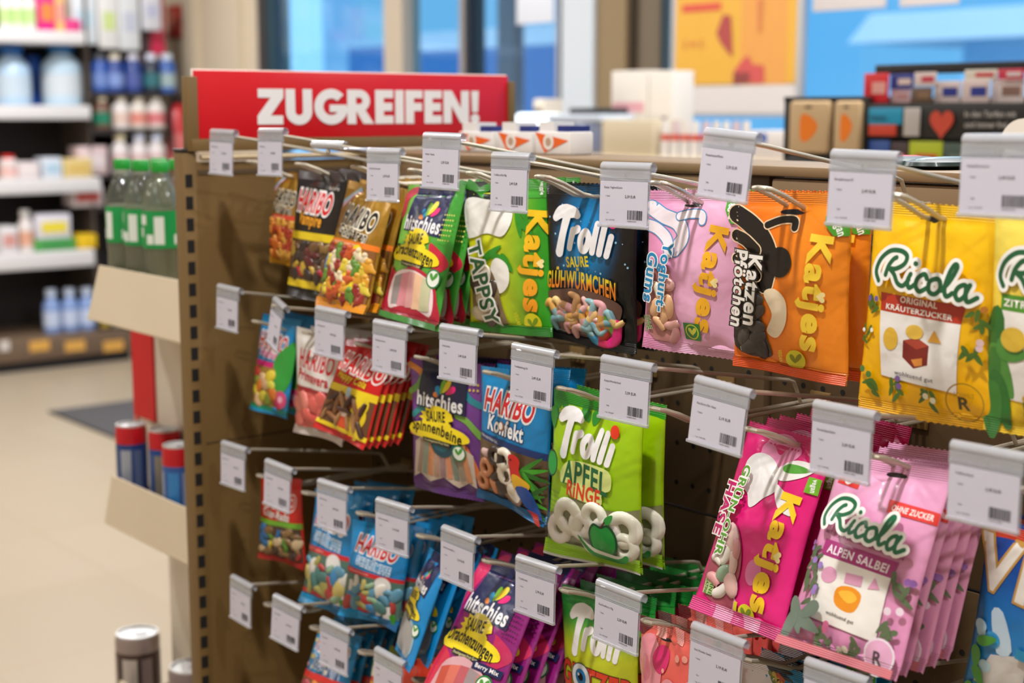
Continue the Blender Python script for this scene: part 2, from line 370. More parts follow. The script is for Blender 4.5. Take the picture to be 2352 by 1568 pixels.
# sign on the gondola end
s = empty('promotional_sign', (0, 0, HT)); tag(s, 'red sign reading ZUGREIFEN in white capitals on top of the gondola end', 'sign')
mb = MB(); mb.rbox((-.006, -.290, 1.4205 - HT), (0, .284, 1.5175 - HT), mat('cf0a1c', .35), .0015); mb.build('red_board', s)
mb = MB(); mb.rbox((-.0075, -.2925, 1.42 - HT), (-.0045, .2845, 1.5195 - HT), mat('e6d9cf', .6), .001); mb.build('white_backing', s)
mb = MB(); mb.rbox((-.012, -.305, .003), (.004, -.2875, 1.5085 - HT), BROWN, .001); mb.rbox((-.012, .283, .003), (.004, .296, 1.5085 - HT), BROWN, .001); mb.rbox((-.014, -.3, .003), (.006, .296, .0205), BROWN, .001); mb.build('holder_frame', s)
def ring(cx, cy, ro, ri, a0, a1, n=22, ky=1):
    vs = []
    for k in range(n + 1):
        t = math.radians(a0 + (a1 - a0) * k / n); vs += [(cx + ro * math.cos(t), cy + ro * ky * math.sin(t)), (cx + ri * math.cos(t), cy + ri * ky * math.sin(t))]
    return vs, [(2 * k, 2 * k + 1, 2 * k + 3, 2 * k + 2) for k in range(n)]
def rc(x0, y0, x1, y1): return [(x0, y0), (x1, y0), (x1, y1), (x0, y1)], [(0, 1, 2, 3)]
def pg(*p): return list(p), [tuple(range(len(p)))]
E_ = [rc(0, 0, .27, 1), rc(.2, 0, .57, .24), rc(.2, .38, .54, .62), rc(.2, .76, .57, 1)]
LET = {'Z': (.74, [rc(.02, 0, .74, .25), rc(0, .75, .72, 1), pg((.38, .24), (.74, .24), (.36, .76), (0, .76))]),
       'U': (.76, [rc(0, 0, .27, .64), rc(.49, 0, .76, .64), ring(.38, .635, .38, .11, 0, 180)]),
       'G': (.92, [ring(.5, .5, .5, .235, 0, 318, 34, 1.03), rc(.45, .44, .96, .65)]),
       'R': (.8, [rc(0, 0, .27, 1), rc(.2, 0, .38, .23), rc(.2, .42, .38, .65), ring(.37, .325, .325, .095, -90, 90), pg((.26, .6), (.56, .6), (.82, 1), (.5, 1))]),
       'E': (.57, E_), 'I': (.27, [rc(0, 0, .27, 1)]), 'F': (.55, [rc(0, 0, .27, 1), rc(.2, 0, .55, .24), rc(.2, .38, .53, .62)]),
       'N': (.86, [rc(0, 0, .27, 1), rc(.59, 0, .86, 1), pg((0, 0), (.28, 0), (.86, 1), (.58, 1))]), '!': (.29, [pg((.02, 0), (.28, 0), (.25, .66), (.05, .66)), ring(.15, .86, .15, 0, 0, 360)])}
mb = MB(); word = 'ZUGREIFEN!'; tot = sum(LET[c][0] for c in word) + .06 * (len(word) - 1); x = 0
ya, yb = at(590, 240, X=0).y, at(1099, 240, X=0).y; zt, zb = 1.4925 - HT, 1.4405 - HT
for c in word:
    for vs, fs in LET[c][1]: q_ = len(mb.f); mb.add([(.0012 + 2e-5 * (q_ % 40), ya + (x + vx) / tot * (yb - ya), zt + (zb - zt) * vy) for vx, vy in vs], fs, mat('ece8e6', .5))
    x += LET[c][0] + .06
mb.build('lettering', s, smooth=False)

# ------------------------------------------------------------------ pegs and price tags
CHROME = mat('c9c2b4', .28, .75, name='galvanised_wire'); ZINC = mat('bdb39f', .4, .45)
def peg(X, row, zt, label, chrome=False):
    z0 = PEGZ[row]; m = CHROME if chrome else ZINC
    o = empty('display_peg', (X, 0, z0)); tag(o, label, 'peg hook', 'wire pegs on the back panel')
    mb = MB(); hw = .0085
    L = [(-hw, -.004, 0), (-hw, -.08, 0), (-hw, -.19, 0), (-hw, -.205, .003), (-hw, -.235, .016), (-hw, -.254, .0225), (-hw * .8, -.260, .0235), (0, -.2625, .024)]
    mb.tube(L + [(-x, y, z) for x, y, z in L[:-1]][::-1], .0024, m, 8); mb.build('double_prong', o)
    mb = MB(); dz = zt - .0095 - z0
    mb.tube([(0, -.004, 0), (0, -.036, .002), (0, -.044, dz - .052), (0, -.049, dz - .043), (0, -.058, dz - .040), (0, -.16, dz - .022), (0, -.25, dz - .0065), (0, -.296, dz + .0006)], .0022, m, 8); mb.build('price_arm', o)
    mb = MB(); mb.tube([(-.022, -.2975, dz + .0008), (.022, -.2975, dz + .0008)], .0021, m, 8); mb.lathe([(.0001, -.003), (.0026, -.002), (.003, 0), (.0026, .002), (.0001, .003)], m, (0, -.299, dz - .004), 10); mb.build('cross_bar', o)
    mb = MB(); mb.rbox((-.014, -.004, -.01), (.014, -.0005, .01), BROWN, .001); mb.build('back_plate', o)
    return o
PEGZ = {1: 1.367, 2: 1.142, 3: .918, 4: .728}
def ftext(mb, s, x, z, h, m, y, bold=.0, cx=False):
    vs, fs = glyphs(s, bold); k = h / .73; x0 = -max(v[0] for v in vs) * k / 2 if cx else 0
    mb.add([(x + x0 + vx * k, y, z + vz * k) for vx, vz in vs], fs, m)
INK = mat('2b2a2e', .8); CARD = mat('c8c5d2', .6); HOLD = clear('eef0f4', .25, .12, .76); TUBE = clear('e9ebf0', .4, .12, .6)
def price_tag(X, row, zt, name, price, label, tilt=20, yaw=0, roll=0, code='7198'):
    o = empty('price_tag', (X, -.2975, zt - .0055)); o.rotation_euler = (math.radians(-tilt), math.radians(roll), math.radians(yaw))
    tag(o, label, 'price tag', 'clip-on price tags')
    w = .033; r_ = random.Random(int(X * 1000) + row)
    mb = MB(); A = [math.radians(a) for a in range(-60, 241, 25)]
    n = len(A); vs = [(sx * w, -.0052 * math.cos(a), .0052 * math.sin(a)) for sx in (-1, 1) for a in A]
    mb.add(vs, [(k, k + 1, n + k + 1, n + k) for k in range(n - 1)], TUBE)
    vs = [(sx * w, -.0040 * math.cos(a), .0040 * math.sin(a)) for sx in (-1, 1) for a in A]
    mb.add(vs, [(k, n + k, n + k + 1, k + 1) for k in range(n - 1)], TUBE); mb.build('clip_tube', o)
    mb = MB(); mb.box((-w, -.0050, -.0138), (w, -.0042, -.003), HOLD); mb.box((-w, -.0028, -.0138), (w, -.0022, -.004), HOLD)
    for z in (-.0105, -.0125): mb.box((-w, -.0056, z), (w, -.005, z + .0006), HOLD)
    mb.box((-w, -.0042, -.0555), (w, -.0036, -.0138), HOLD); mb.rbox((-w, -.0072, -.0585), (w, -.0030, -.0553), TUBE, .0008); mb.build('clear_holder', o, smooth=False)
    mb = MB(); mb.box((-.0315, -.0054, -.0552), (.0315, -.0048, -.0135), CARD); c = mb.build('paper_card', o, smooth=False)
    mb = MB(); y = -.0056
    ftext(mb, name, -.026, -.0205, .0021, INK, y); ftext(mb, '1 Stück', -.024, -.0285, .0015, INK, y); ftext(mb, price + ' EUR', .002, -.0292, .0027, INK, y, .004)
    ftext(mb, code, -.022, -.0448, .0014, INK, y); ftext(mb, '1 kg = ' + str(r_.randint(9, 19)) + ',92 EUR', -.0235, -.0515, .0013, INK, y)
    x = .006
    while x < .0255:
        bw = r_.choice((.00035, .0005, .0008)); mb.add(*[[(x, y, -.0498), (x + bw, y, -.0498), (x + bw, y, -.0408), (x, y, -.0408)], [(0, 1, 2, 3)]], INK); x += bw + r_.choice((.0003, .0005, .0007))
    ftext(mb, '4 020500 ' + str(r_.randint(100000, 999999)), .0055, -.0520, .0013, INK, y); mb.build('print', c, smooth=False)
    return o
PEGS = {
 1: [(.097, 1.436, 'GoldbärenMinis', '1,29', 'the small gold gummy bag'), (.229, 1.439, 'HarVampire', '1,29', 'the black gummy bag with orange lettering'), (.365, 1.424, 'HarGoldbären', '1,29', 'the gold gummy bag with orange band'), (.489, 1.418, 'HitsDrachenzungen', '2,39', 'the green sour strip bag'), (.604, 1.437, 'Katjes Tappsy', '2,59', 'the lime and yellow sweets bag'), (.725, 1.418, 'TrolliSaureGlü150g', '2,49', 'the black gummy worm bag'), (.9, 1.412, 'Katjes YoghurtGums', '2,59', 'the light pink yoghurt gums bag'), (1.034, 1.444, 'KatjesKatzenPfötch', '2,59', 'the orange liquorice bag'), (1.18, 1.429, 'RicolaKräuter75', '2,49', 'the yellow herb sweet bag'), (1.305, 1.444, 'RicolaZitronenm', '2,49', 'the pale yellow lemon balm bag')],
 2: [(.101, 1.22, 'HarTropifrutti', '1,49', 'the small blue fruit gum bag'), (.239, 1.212, 'HarPrimavera', '1,49', 'the white strawberry foam bag'), (.366, 1.216, 'HarHappyCola', '1,49', 'the red cola gum bag'), (.498, 1.213, 'HitsSpinnenbeine', '1,49', 'the purple sour strip bag'), (.633, 1.223, 'HarKonfekt', '2,49', 'the blue bag with parrot print'), (.762, 1.216, 'TrolliApfelring150', '2,49', 'the lime apple ring bag'), (.904, 1.221, 'KatjesWunderland', '2,59', 'the empty peg beside the apple rings'), (1.031, 1.216, 'Kat.Grün-Ohr Hase', '2,19', 'the magenta foam gum bag'), (1.169, 1.216, 'RicolaAlpenSalbei', '2,69', 'the pink sage sweet bag'), (1.307, 1.205, 'VivilExtraStark', '2,49', 'the blue throat sweet bag')],
 3: [(.103, .995, 'HarColorado', '1,49', 'the small red mixed sweets bag'), (.227, .99, 'HarSchlümpfe', '1,49', 'the partly hidden light blue gum bag'), (.363, .99, 'HarSchlümpfe', '1,49', 'the light blue gum bag with red band'), (.498, .993, 'HitsDrachenzBlau', '2,19', 'the leaning bright blue sour strip bag'), (.63, .986, 'HitsDrachenzBerry', '2,19', 'the purple berry sour strip bag'), (.768, .984, 'TrolliGlotzer', '3,79', 'the green and yellow eyeball gum bag'), (.897, .988, 'Kat.FredFerk.175g', '2,29', 'the coral pink gum bag'), (1.032, .979, 'Kat.Wunder.Seelö', '2,19', 'the teal and white gum bag'), (1.17, .985, 'RicolaHolunder', '2,69', 'the empty peg under the pink sage bag')],
 4: [(.114, .798, 'HarMaoam', '1,49', 'the empty peg low beside the end panel'), (.241, .801, 'HarPicoBalla', '1,49', 'the blue bag with ball prints'), (.362, .802, 'HarRotella', '1,49', 'the orange red sweets bag'), (.486, .796, 'HitsMix', '1,49', 'the lowest row below the leaning blue bag')]}
RW = {1: 'top', 2: 'second', 3: 'third', 4: 'lowest'}
TWK = {(1, 2): (-88, 4, 0), (1, 7): (4, -4, 4), (2, 1): (8, -18, 5), (2, 2): (2, 2, 1), (2, 6): (2, 5, 1), (2, 7): (4, 2, 4), (3, 1): (2, 2, 2), (4, 1): (3, 4, 3)}
for row, lst in PEGS.items():
    for k, (X, zt, nm, pr, what) in enumerate(lst):
        what_p = what if not what.startswith('the empty peg') else what.replace('the empty peg', 'a bare spot')
        peg(X, row, zt, f'wire peg on the {RW[row]} row holding {what}' if 'empty' not in what and 'lowest row' not in what else ('bare wire peg ' + what.replace('the empty peg ', '') if 'empty' in what else 'wire peg on ' + what), chrome=(row == 1 and k == 6))
        ti, ya_, ro = TWK.get((row, k), (2, random.Random(row * 50 + k).uniform(-3, 3), random.Random(row * 70 + k).uniform(-1.2, 1.2)))
        price_tag(X, row, zt, nm, pr, f'white price tag clipped in front of {what}' if (row, k) != (1, 2) else 'white price tag flipped up flat above the gold gummy bags', ti, ya_, ro, str(7000 + row * 137 + k * 29))
# ------------------------------------------------------------------ candy bags
BAGDATA = {
 'gold_far':((0.097,-0.194,1.367),0.0,5.0,[(-0.0422, 0.0059), (0.0394, 0.0054), (0.0412, -0.1269), (-0.0451, -0.125)]),
 'vampire':((0.229,-0.222,1.367),2.5,8.0,[(-0.0623, 0.0126), (0.0548, 0.0121), (0.0465, -0.1642), (-0.0598, -0.16)]),
 'goldbear':((0.365,-0.235,1.367),2.5,15.5,[(-0.0512, 0.0057), (0.0495, -0.0063), (0.0456, -0.1639), (-0.0683, -0.163)]),
 'dragon_green':((0.490,-0.223,1.367),0.0,14.0,[(-0.0612, 0.0034), (0.0546, 0.0078), (0.0511, -0.1701), (-0.0643, -0.1632)]),
 'panda':((0.604,-0.207,1.367),12.5,0.5,[(-0.0629, 0.0101), (0.0599, 0.0181), (0.067, -0.1629), (-0.0552, -0.1661)]),
 'glow':((0.725,-0.185,1.367),12.5,-4.0,[(-0.0628, 0.0124), (0.0611, 0.0119), (0.0537, -0.173), (-0.0694, -0.1655)]),
 'yoghurt':((0.900,-0.204,1.367),10.0,0.5,[(-0.0562, 0.0129), (0.0534, 0.0179), (0.0576, -0.1543), (-0.0607, -0.1508)]),
 'paws':((1.034,-0.210,1.367),12.5,-2.5,[(-0.0605, 0.0177), (0.0582, 0.02), (0.0561, -0.1595), (-0.0651, -0.1535)]),
 'herb':((1.180,-0.197,1.367),2.5,0.5,[(-0.0624, 0.015), (0.0581, 0.013), (0.0644, -0.1771), (-0.073, -0.1775)]),
 'lemon':((1.305,-0.201,1.367),0.0,-2.5,[(-0.0648, 0.0178), (0.0605, 0.0157), (0.062, -0.1764), (-0.0702, -0.1758)]),
 'tropi':((0.100,-0.216,1.142),2.5,9.5,[(-0.0582, 0.0256), (0.0432, 0.026), (0.0355, -0.1173), (-0.0552, -0.1152)]),
 'spring':((0.238,-0.237,1.142),7.5,-1.0,[(-0.0515, 0.025), (0.0507, 0.0229), (0.0417, -0.1304), (-0.0591, -0.1237)]),
 'cola':((0.365,-0.241,1.142),15.0,17.0,[(-0.0469, 0.0243), (0.0348, 0.0192), (0.0181, -0.1154), (-0.0738, -0.0959)]),
 'legs':((0.498,-0.218,1.142),12.5,-1.0,[(-0.0597, 0.0126), (0.0578, 0.0167), (0.0546, -0.1568), (-0.0587, -0.1552)]),
 'confect':((0.632,-0.215,1.142),7.5,-1.0,[(-0.0577, 0.0197), (0.0559, 0.0251), (0.0473, -0.1572), (-0.0656, -0.1423)]),
 'rings':((0.762,-0.206,1.142),10.0,-1.0,[(-0.0622, 0.0105), (0.0595, 0.0017), (0.059, -0.184), (-0.0748, -0.1829)]),
 'bunny':((1.031,-0.200,1.142),-10.0,20.0,[(-0.0691, 0.0118), (0.0545, 0.013), (0.0621, -0.1783), (-0.0709, -0.1853)]),
 'sage':((1.169,-0.222,1.142),-2.5,23.0,[(-0.0662, 0.0081), (0.0543, 0.016), (0.0605, -0.1692), (-0.0667, -0.1738)]),
 'mint':((1.307,-0.172,1.142),7.5,-5.5,[(-0.0718, -0.03), (0.0641, -0.0425), (0.0411, -0.2485), (-0.102, -0.227)]),
 'colorado':((0.100,-0.223,0.918),15.0,0.5,[(-0.0407, 0.0129), (0.0395, 0.0175), (0.0462, -0.1157), (-0.0478, -0.1136)]),
 'blue_back':((0.227,-0.205,0.918),2.5,11.0,[(-0.0576, 0.0099), (0.0478, 0.0184), (0.0579, -0.1524), (-0.054, -0.1528)]),
 'blue':((0.365,-0.224,0.918),25.0,5.0,[(-0.0467, 0.0053), (0.0454, 0.0008), (0.0269, -0.1366), (-0.0613, -0.1257)]),
 'blue_lean':((0.498,-0.231,0.918),-22.5,21.5,[(-0.0373, -0.0067), (0.0467, -0.0009), (0.0589, -0.1428), (-0.0311, -0.1443)]),
 'dragon_berry':((0.632,-0.220,0.918),-2.5,30.5,[(-0.067, 0.0078), (0.0529, 0.0081), (0.0699, -0.1782), (-0.0695, -0.2)]),
 'eye':((0.762,-0.202,0.918),2.5,2.0,[(-0.0618, 0.0032), (0.0581, 0.0097), (0.0703, -0.1635), (-0.0472, -0.1767)]),
 'coral':((0.900,-0.234,0.918),-12.5,3.5,[(-0.0529, 0.0102), (0.0471, 0.0194), (0.0654, -0.1261), (-0.0304, -0.1417)]),
 'wonder':((1.031,-0.203,0.918),-7.5,8.0,[(-0.058, -0.0033), (0.0538, 0.0065), (0.0681, -0.16), (-0.0366, -0.1783)]),
 'pico':((0.227,-0.204,0.728),10.0,20.0,[(-0.0465, 0.0103), (0.0401, 0.0037), (0.0377, -0.1365), (-0.06, -0.1381)]),
 'redmix':((0.365,-0.206,0.728),7.5,11.0,[(-0.0443, 0.0051), (0.0413, 0.003), (0.0415, -0.1317), (-0.0502, -0.1353)]),
}

class Bag:
    def __init__(s, name, T=.011, seed=1, wave=.004, tight=1.):
        A, yaw, tilt, q = BAGDATA[name]
        s.q = q; s.T = T; s.rnd = random.Random(seed); s.wave = wave
        s.W = .5 * (math.hypot(q[1][0] - q[0][0], q[1][1] - q[0][1]) + math.hypot(q[2][0] - q[3][0], q[2][1] - q[3][1]))
        s.H = .5 * (math.hypot(q[3][0] - q[0][0], q[3][1] - q[0][1]) + math.hypot(q[2][0] - q[1][0], q[2][1] - q[1][1]))
        s.asp = s.H / s.W
        ya, ti = math.radians(yaw), math.radians(tilt)
        n = Vector((math.sin(ya) * math.cos(ti), -math.cos(ya) * math.cos(ti), math.sin(ti)))
        ux = Vector((math.cos(ya), math.sin(ya), 0)); uy = n.cross(ux)
        s.root = empty('candy_bag'); s.root.matrix_world = Matrix.Translation(Vector(A)) @ Matrix((ux, uy, n)).transposed().to_4x4()
        r = s.rnd
        s.wr = [(r.uniform(-1, 1), r.uniform(-1, 1), r.uniform(0, 6.28), r.uniform(.25, .9)) for _ in range(7)]
        s.ph = [r.uniform(0, 6.28) for _ in range(6)]
        s.layer = 0; s.mb = None; s.parts = []
        s.hole = None
    def h(s, u, v):
        u = min(1, max(0, u)); v = min(1, max(0, v))
        c = 1 - abs(2 * u - 1) ** 2.6
        t = (v - .085) / .865
        body = 0
        if 0 < t < 1: body = (math.sin(PI * t ** .8) ** .62) * (.8 + .35 * t)
        z = s.T * body * max(0, c) ** .75
        wr = 0
        for a, b, p, k in s.wr: wr += k * math.sin(2 * PI * (a * u * 2.6 + b * v * 3.2) + p)
        z += .0006 * wr * max(0, c) ** .5 * (1 if body > 0 else .35) * min(1, 4 * (body if body > 0 else .3))
        # creases fanning out below the top seal and above the bottom seal
        ct = math.exp(-((v - .12) / .07) ** 2); cb = math.exp(-((v - .92) / .05) ** 2)
        z += .0016 * max(0, c) * (ct * math.sin(16 * u + s.ph[0]) + cb * math.sin(19 * u + s.ph[1]))
        # dimple under the peg
        z -= .003 * math.exp(-((u - .5) / .16) ** 2 - ((v - .16) / .09) ** 2)
        # wavy seals
        z += s.wave * max(0, (v - .86) / .14) ** 1.5 * math.sin(5.2 * u + s.ph[2]) + s.wave * .5 * max(0, (.1 - v) / .1) * math.sin(4.4 * u + s.ph[3])
        # side pinch
        return z
    def xy(s, u, v):
        a, b, c, d = s.q
        pinch = .014 * math.sin(PI * min(1, max(0, v))) ** 2 * (1 - 2 * u)
        uu = u + pinch
        x = (1 - v) * ((1 - uu) * a[0] + uu * b[0]) + v * ((1 - uu) * d[0] + uu * c[0])
        y = (1 - v) * ((1 - uu) * a[1] + uu * b[1]) + v * ((1 - uu) * d[1] + uu * c[1])
        return x, y
    def P(s, u, v, off=0):
        x, y = s.xy(u, v); return (x, y, s.h(u, v) + off)
    def body(s, m, name='foil_pouch', teeth=True, back=None):
        mb = MB(); mb.uv = []; nu, nv = 40, 56; vs = []; uvs = []
        for side in (0, 1):
            for j in range(nv + 1):
                for i in range(nu + 1):
                    u, v = i / nu, j / nv
                    if teeth and j in (0, nv): v += (.006 if i % 2 else -.002) * (1 if j == 0 else -1)
                    x, y = s.xy(u, v)
                    z = s.h(u, v) if side == 0 else -.75 * s.h(u, v) * 1.0 - .0008
                    if side == 1 and (v < .085 or v > .95): z = s.h(u, v) - .0008
                    vs.append((x, y, z)); uvs.append((u, v))
        fs = []; K = (nu + 1) * (nv + 1)
        for j in range(nv):
            for i in range(nu):
                a = j * (nu + 1) + i
                fs.append((a, a + nu + 1, a + nu + 2, a + 1)); fs.append((K + a, K + a + 1, K + a + nu + 2, K + a + nu + 1))
        for j in range(nv):
            a = j * (nu + 1); fs.append((a, K + a, K + a + nu + 1, a + nu + 1)); b = a + nu; fs.append((b, b + nu + 1, K + b + nu + 1, K + b))
        mb.add(vs, fs, m); mb.uv = uvs
        o = mb.build(name, s.root, smooth=False); o.data.polygons.foreach_set('use_smooth', [True] * len(o.data.polygons))
        # hang hole behind the peg
        s.part('hang_hole'); s.ell('15110f', -s.q[0][0] / s.W, max(.03, .5 * (s.q[0][1] + s.q[1][1]) / s.H), .1, .022)
        return s
    def part(s, name, split=False):
        s.flush(); s.mb = MB(); s.mb.uv = []; s.pn = name; s.split = split; return s
    def flush(s):
        if s.mb and s.mb.f:
            o = s.mb.build(s.pn, s.root, smooth=False); o.data.polygons.foreach_set('use_smooth', [True] * len(o.data.polygons)); s.parts.append(o)
        s.mb = None
    def fill(s, vs, fs, m, off=None):
        """flat print: (u, v) verts and faces laid on the pouch front"""
        if off is None: s.layer += 1; off = .00022 + s.layer * 1.05e-4
        if isinstance(m, str): m = film(m)
        bm = bmesh.new(); W, H = s.W, s.H
        bv = [bm.verts.new((u * W, v * H, 0)) for u, v in vs]
        for f in fs:
            try: bm.faces.new([bv[i] for i in f])
            except ValueError: pass
        bmesh.ops.triangulate(bm, faces=list(bm.faces))
        for _ in range(6):
            es = [e for e in bm.edges if e.calc_length() > .0043]
            if not es: break
            bmesh.ops.subdivide_edges(bm, edges=es, cuts=1)
            bmesh.ops.triangulate(bm, faces=[f for f in bm.faces if len(f.verts) > 3])
        bm.verts.index_update()
        uv = [(v.co.x / W, v.co.y / H) for v in bm.verts]; isl = [-1] * len(uv); bm.verts.ensure_lookup_table(); k = 0
        for v0 in bm.verts:
            if isl[v0.index] >= 0: continue
            st = [v0]; isl[v0.index] = k
            while st:
                q = st.pop()
                for e in q.link_edges:
                    w = e.other_vert(q)
                    if isl[w.index] < 0: isl[w.index] = k; st.append(w)
            k += 1
        pts = [s.P(u, v, off + 1.2e-5 * (isl[i] % 8)) for i, (u, v) in enumerate(uv)]
        faces = []
        for f in bm.faces:
            idx = [v.index for v in f.verts]
            if f.normal.z > 0: idx.reverse()      # v runs down
            faces.append(idx)
        if s.split and s.mb.f: s.part(s.pn, True)
        s.mb.add(pts, faces, m); s.mb.uv += uv; bm.free()
    def poly(s, m, pts, smooth=0, closed=True):
        if smooth: pts = spline(pts, smooth, True)
        s.fill(pts, [tuple(range(len(pts)))], m); return s
    def rect(s, m, u0, v0, u1, v1): return s.poly(m, [(u0, v0), (u1, v0), (u1, v1), (u0, v1)])
    def ell(s, m, cu, cv, rx, ry=None, n=22):
        ry = ry or rx
        return s.poly(m, [(cu + rx * math.cos(2 * PI * k / n), cv + ry / s.asp * math.sin(2 * PI * k / n)) for k in range(n)])
    def star(s, m, cu, cv, rx, ry, n=16, inner=.72):
        return s.poly(m, [(cu + rx * (1 if k % 2 == 0 else inner) * math.cos(PI * k / n), cv + ry / s.asp * (1 if k % 2 == 0 else inner) * math.sin(PI * k / n)) for k in range(2 * n)])
    def heart(s, m, cu, cv, r, rot=0):
        p = []
        for k in range(24):
            t = 2 * PI * k / 24; x = 16 * math.sin(t) ** 3 / 17; y = -(13 * math.cos(t) - 5 * math.cos(2 * t) - 2 * math.cos(3 * t) - math.cos(4 * t)) / 17
            a = math.radians(rot); x, y = x * math.cos(a) - y * math.sin(a), x * math.sin(a) + y * math.cos(a)
            p.append((cu + r * x, cv + r * y / s.asp))
        return s.poly(m, p)
    def leaf(s, m, cu, cv, L, wd, rot):
        a = math.radians(rot); p = []
        for k in range(16):
            t = 2 * PI * k / 16; x = .5 * L * math.cos(t); y = .5 * wd * math.sin(t) * (1 - .35 * math.cos(t))
            p.append((cu + x * math.cos(a) - y * math.sin(a), cv + (x * math.sin(a) + y * math.cos(a)) / s.asp))
        return s.poly(m, p)
    def stroke(s, m, pts, w, closed=False, smooth=6, cap=True):
        """pts in (u, v); width in units of the pouch width"""
        P = [(u, v * s.asp) for u, v in pts]
        if smooth: P = spline(P, smooth, closed)
        vs, fs = ribbon(P, w, closed, cap)
        s.fill([(x, y / s.asp) for x, y in vs], fs, m); return s
    def glyph(s, strokes, cu, cv, w, h, rot, m, width=.05, extra=0., shear=0.):
        """hand lettered logo made of strokes in a unit box"""
        a = math.radians(rot); VS = []; FS = []
        for pts, wd, closed in [(p[0], p[1] if len(p) == 3 else width, bool(p[-1])) for p in strokes]:
            P = [((x - .5) * w, (y - .5) * h) for x, y in pts]
            P = spline(P, 6, closed)
            ww = [q * w + extra for q in wd] if isinstance(wd, (list, tuple)) else wd * w + extra
            if isinstance(ww, list):
                n = len(P); k = len(ww) - 1
                ww = [ww[min(k, int(i / (n - 1) * k))] + (ww[min(k, int(i / (n - 1) * k) + 1)] - ww[min(k, int(i / (n - 1) * k))]) * ((i / (n - 1) * k) % 1) for i in range(n)]
            vs, fs = ribbon(P, ww, closed)
            o = len(VS)
            for x, y in vs:
                x += shear * -y
                VS.append((cu + x * math.cos(a) - y * math.sin(a), cv + (x * math.sin(a) + y * math.cos(a)) / s.asp))
            FS += [tuple(i + o for i in f) for f in fs]
        s.fill(VS, FS, m); return s
    def text(s, t, cu, cv, w, h, m, rot=0, bold=.03, outline=(), shear=0., arc=0., sp=1.09):
        a = math.radians(rot)
        bold = -bold if bold < 0 else min(bold, .034) * .85; bv, _ = glyphs(t, bold, sp)
        if not bv: return s
        x0, x1 = min(v[0] for v in bv), max(v[0] for v in bv); y0, y1 = min(v[1] for v in bv), max(v[1] for v in bv)
        gw, gh = (x1 - x0) or 1, (y1 - y0) or 1; mx, my = (x0 + x1) / 2, (y0 + y1) / 2
        for mm, ex in list(outline) + [(m, 0)]:
            vs, fs = glyphs(t, bold + ex, sp); out = []
            for gx, gy in vs:
                x = (gx - mx) / gw * w; y = -(gy - my) / gh * h
                y += arc * (2 * x / w) ** 2; x += shear * -y
                out.append((cu + x * math.cos(a) - y * math.sin(a), cv + (x * math.sin(a) + y * math.cos(a)) / s.asp))
            s.fill(out, fs, mm)
        return s
    def film_over(s, pts, smooth=0, lift=.0042):
        s.part('clear_film')
        if smooth: pts = spline(pts, smooth, True)
        s.fill(pts, [tuple(range(len(pts)))], clear('fbfbfb', .1, .12, .985, .5), off=.0006 + s.layer * 1.05e-4 + lift); return s
    # ---- sweets seen through the window, as low domes
    def dome(s, cu, cv, rx, ry, hgt, m, rot=0, lobes=0, amp=.15, base=None):
        base = (.0003 + s.layer * 1.05e-4) if base is None else base
        a0 = math.radians(rot); vs = []; uv = []; R, S = 5, 14
        for i in range(R + 1):
            f = math.sin(PI / 2 * (1 - i / R)) if i < R else 0; z = hgt * (1 - f * f) ** .5 if i else 0
            for k in range(S if i < R else 1):
                t = 2 * PI * k / S; g = (1 + amp * math.cos(lobes * t)) if lobes else 1
                x, y = rx * f * g * math.cos(t), ry * f * g * math.sin(t)
                u = cu + x * math.cos(a0) - y * math.sin(a0); v = cv + (x * math.sin(a0) + y * math.cos(a0)) / s.asp
                uv.append((u, v)); vs.append(s.P(u, v, base + z))
        fs = [(i * S + (k + 1) % S, i * S + k, (i + 1) * S + k, (i + 1) * S + (k + 1) % S) for i in range(R - 1) for k in range(S)]
        o = (R - 1) * S; fs += [(o + (k + 1) % S, o + k, R * S) for k in range(S)]
        s.mb.add(vs, [f[::-1] for f in fs], m); s.mb.uv += uv
    def worm(s, pts, w, m, hgt=.004, base=None, closed=False, smooth=6, cols=None):
        base = (.0003 + s.layer * 1.05e-4) if base is None else base
        P = [(u, v * s.asp) for u, v in pts]; P = spline(P, smooth, closed) if smooth else P
        n = len(P); vs = []; uv = []; K = 7
        for i in range(n):
            a = P[(i - 1) % n if closed else max(i - 1, 0)]; b = P[(i + 1) % n if closed else min(i + 1, n - 1)]
            dx, dy = b[0] - a[0], b[1] - a[1]; L = math.hypot(dx, dy) or 1; nx, ny = -dy / L, dx / L
            e = 1 if closed else max(.15, math.sin(PI * min(1, max(0, (i + .4) / (n - .2)))) ** .35)
            for k in range(K):
                t = PI * k / (K - 1); o = w / 2 * math.cos(t) * e
                u, v = P[i][0] + nx * o, (P[i][1] + ny * o) / s.asp
                uv.append((u, v)); vs.append(s.P(u, v, base + hgt * math.sin(t) * e))
        mats = m if isinstance(m, list) else [m]; rng = n if closed else n - 1
        for q, mm in enumerate(mats):
            pass
        o0 = len(s.mb.v); s.mb.v += vs; s.mb.uv += uv
        for i in range(rng):
            mm = mats[min(len(mats) - 1, int(i / rng * len(mats)))]; mi = s.mb.mi(mm); j = (i + 1) % n
            for k in range(K - 1):
                s.mb.f.append((o0 + i * K + k, o0 + i * K + k + 1, o0 + j * K + k + 1, o0 + j * K + k)); s.mb.m.append(mi)
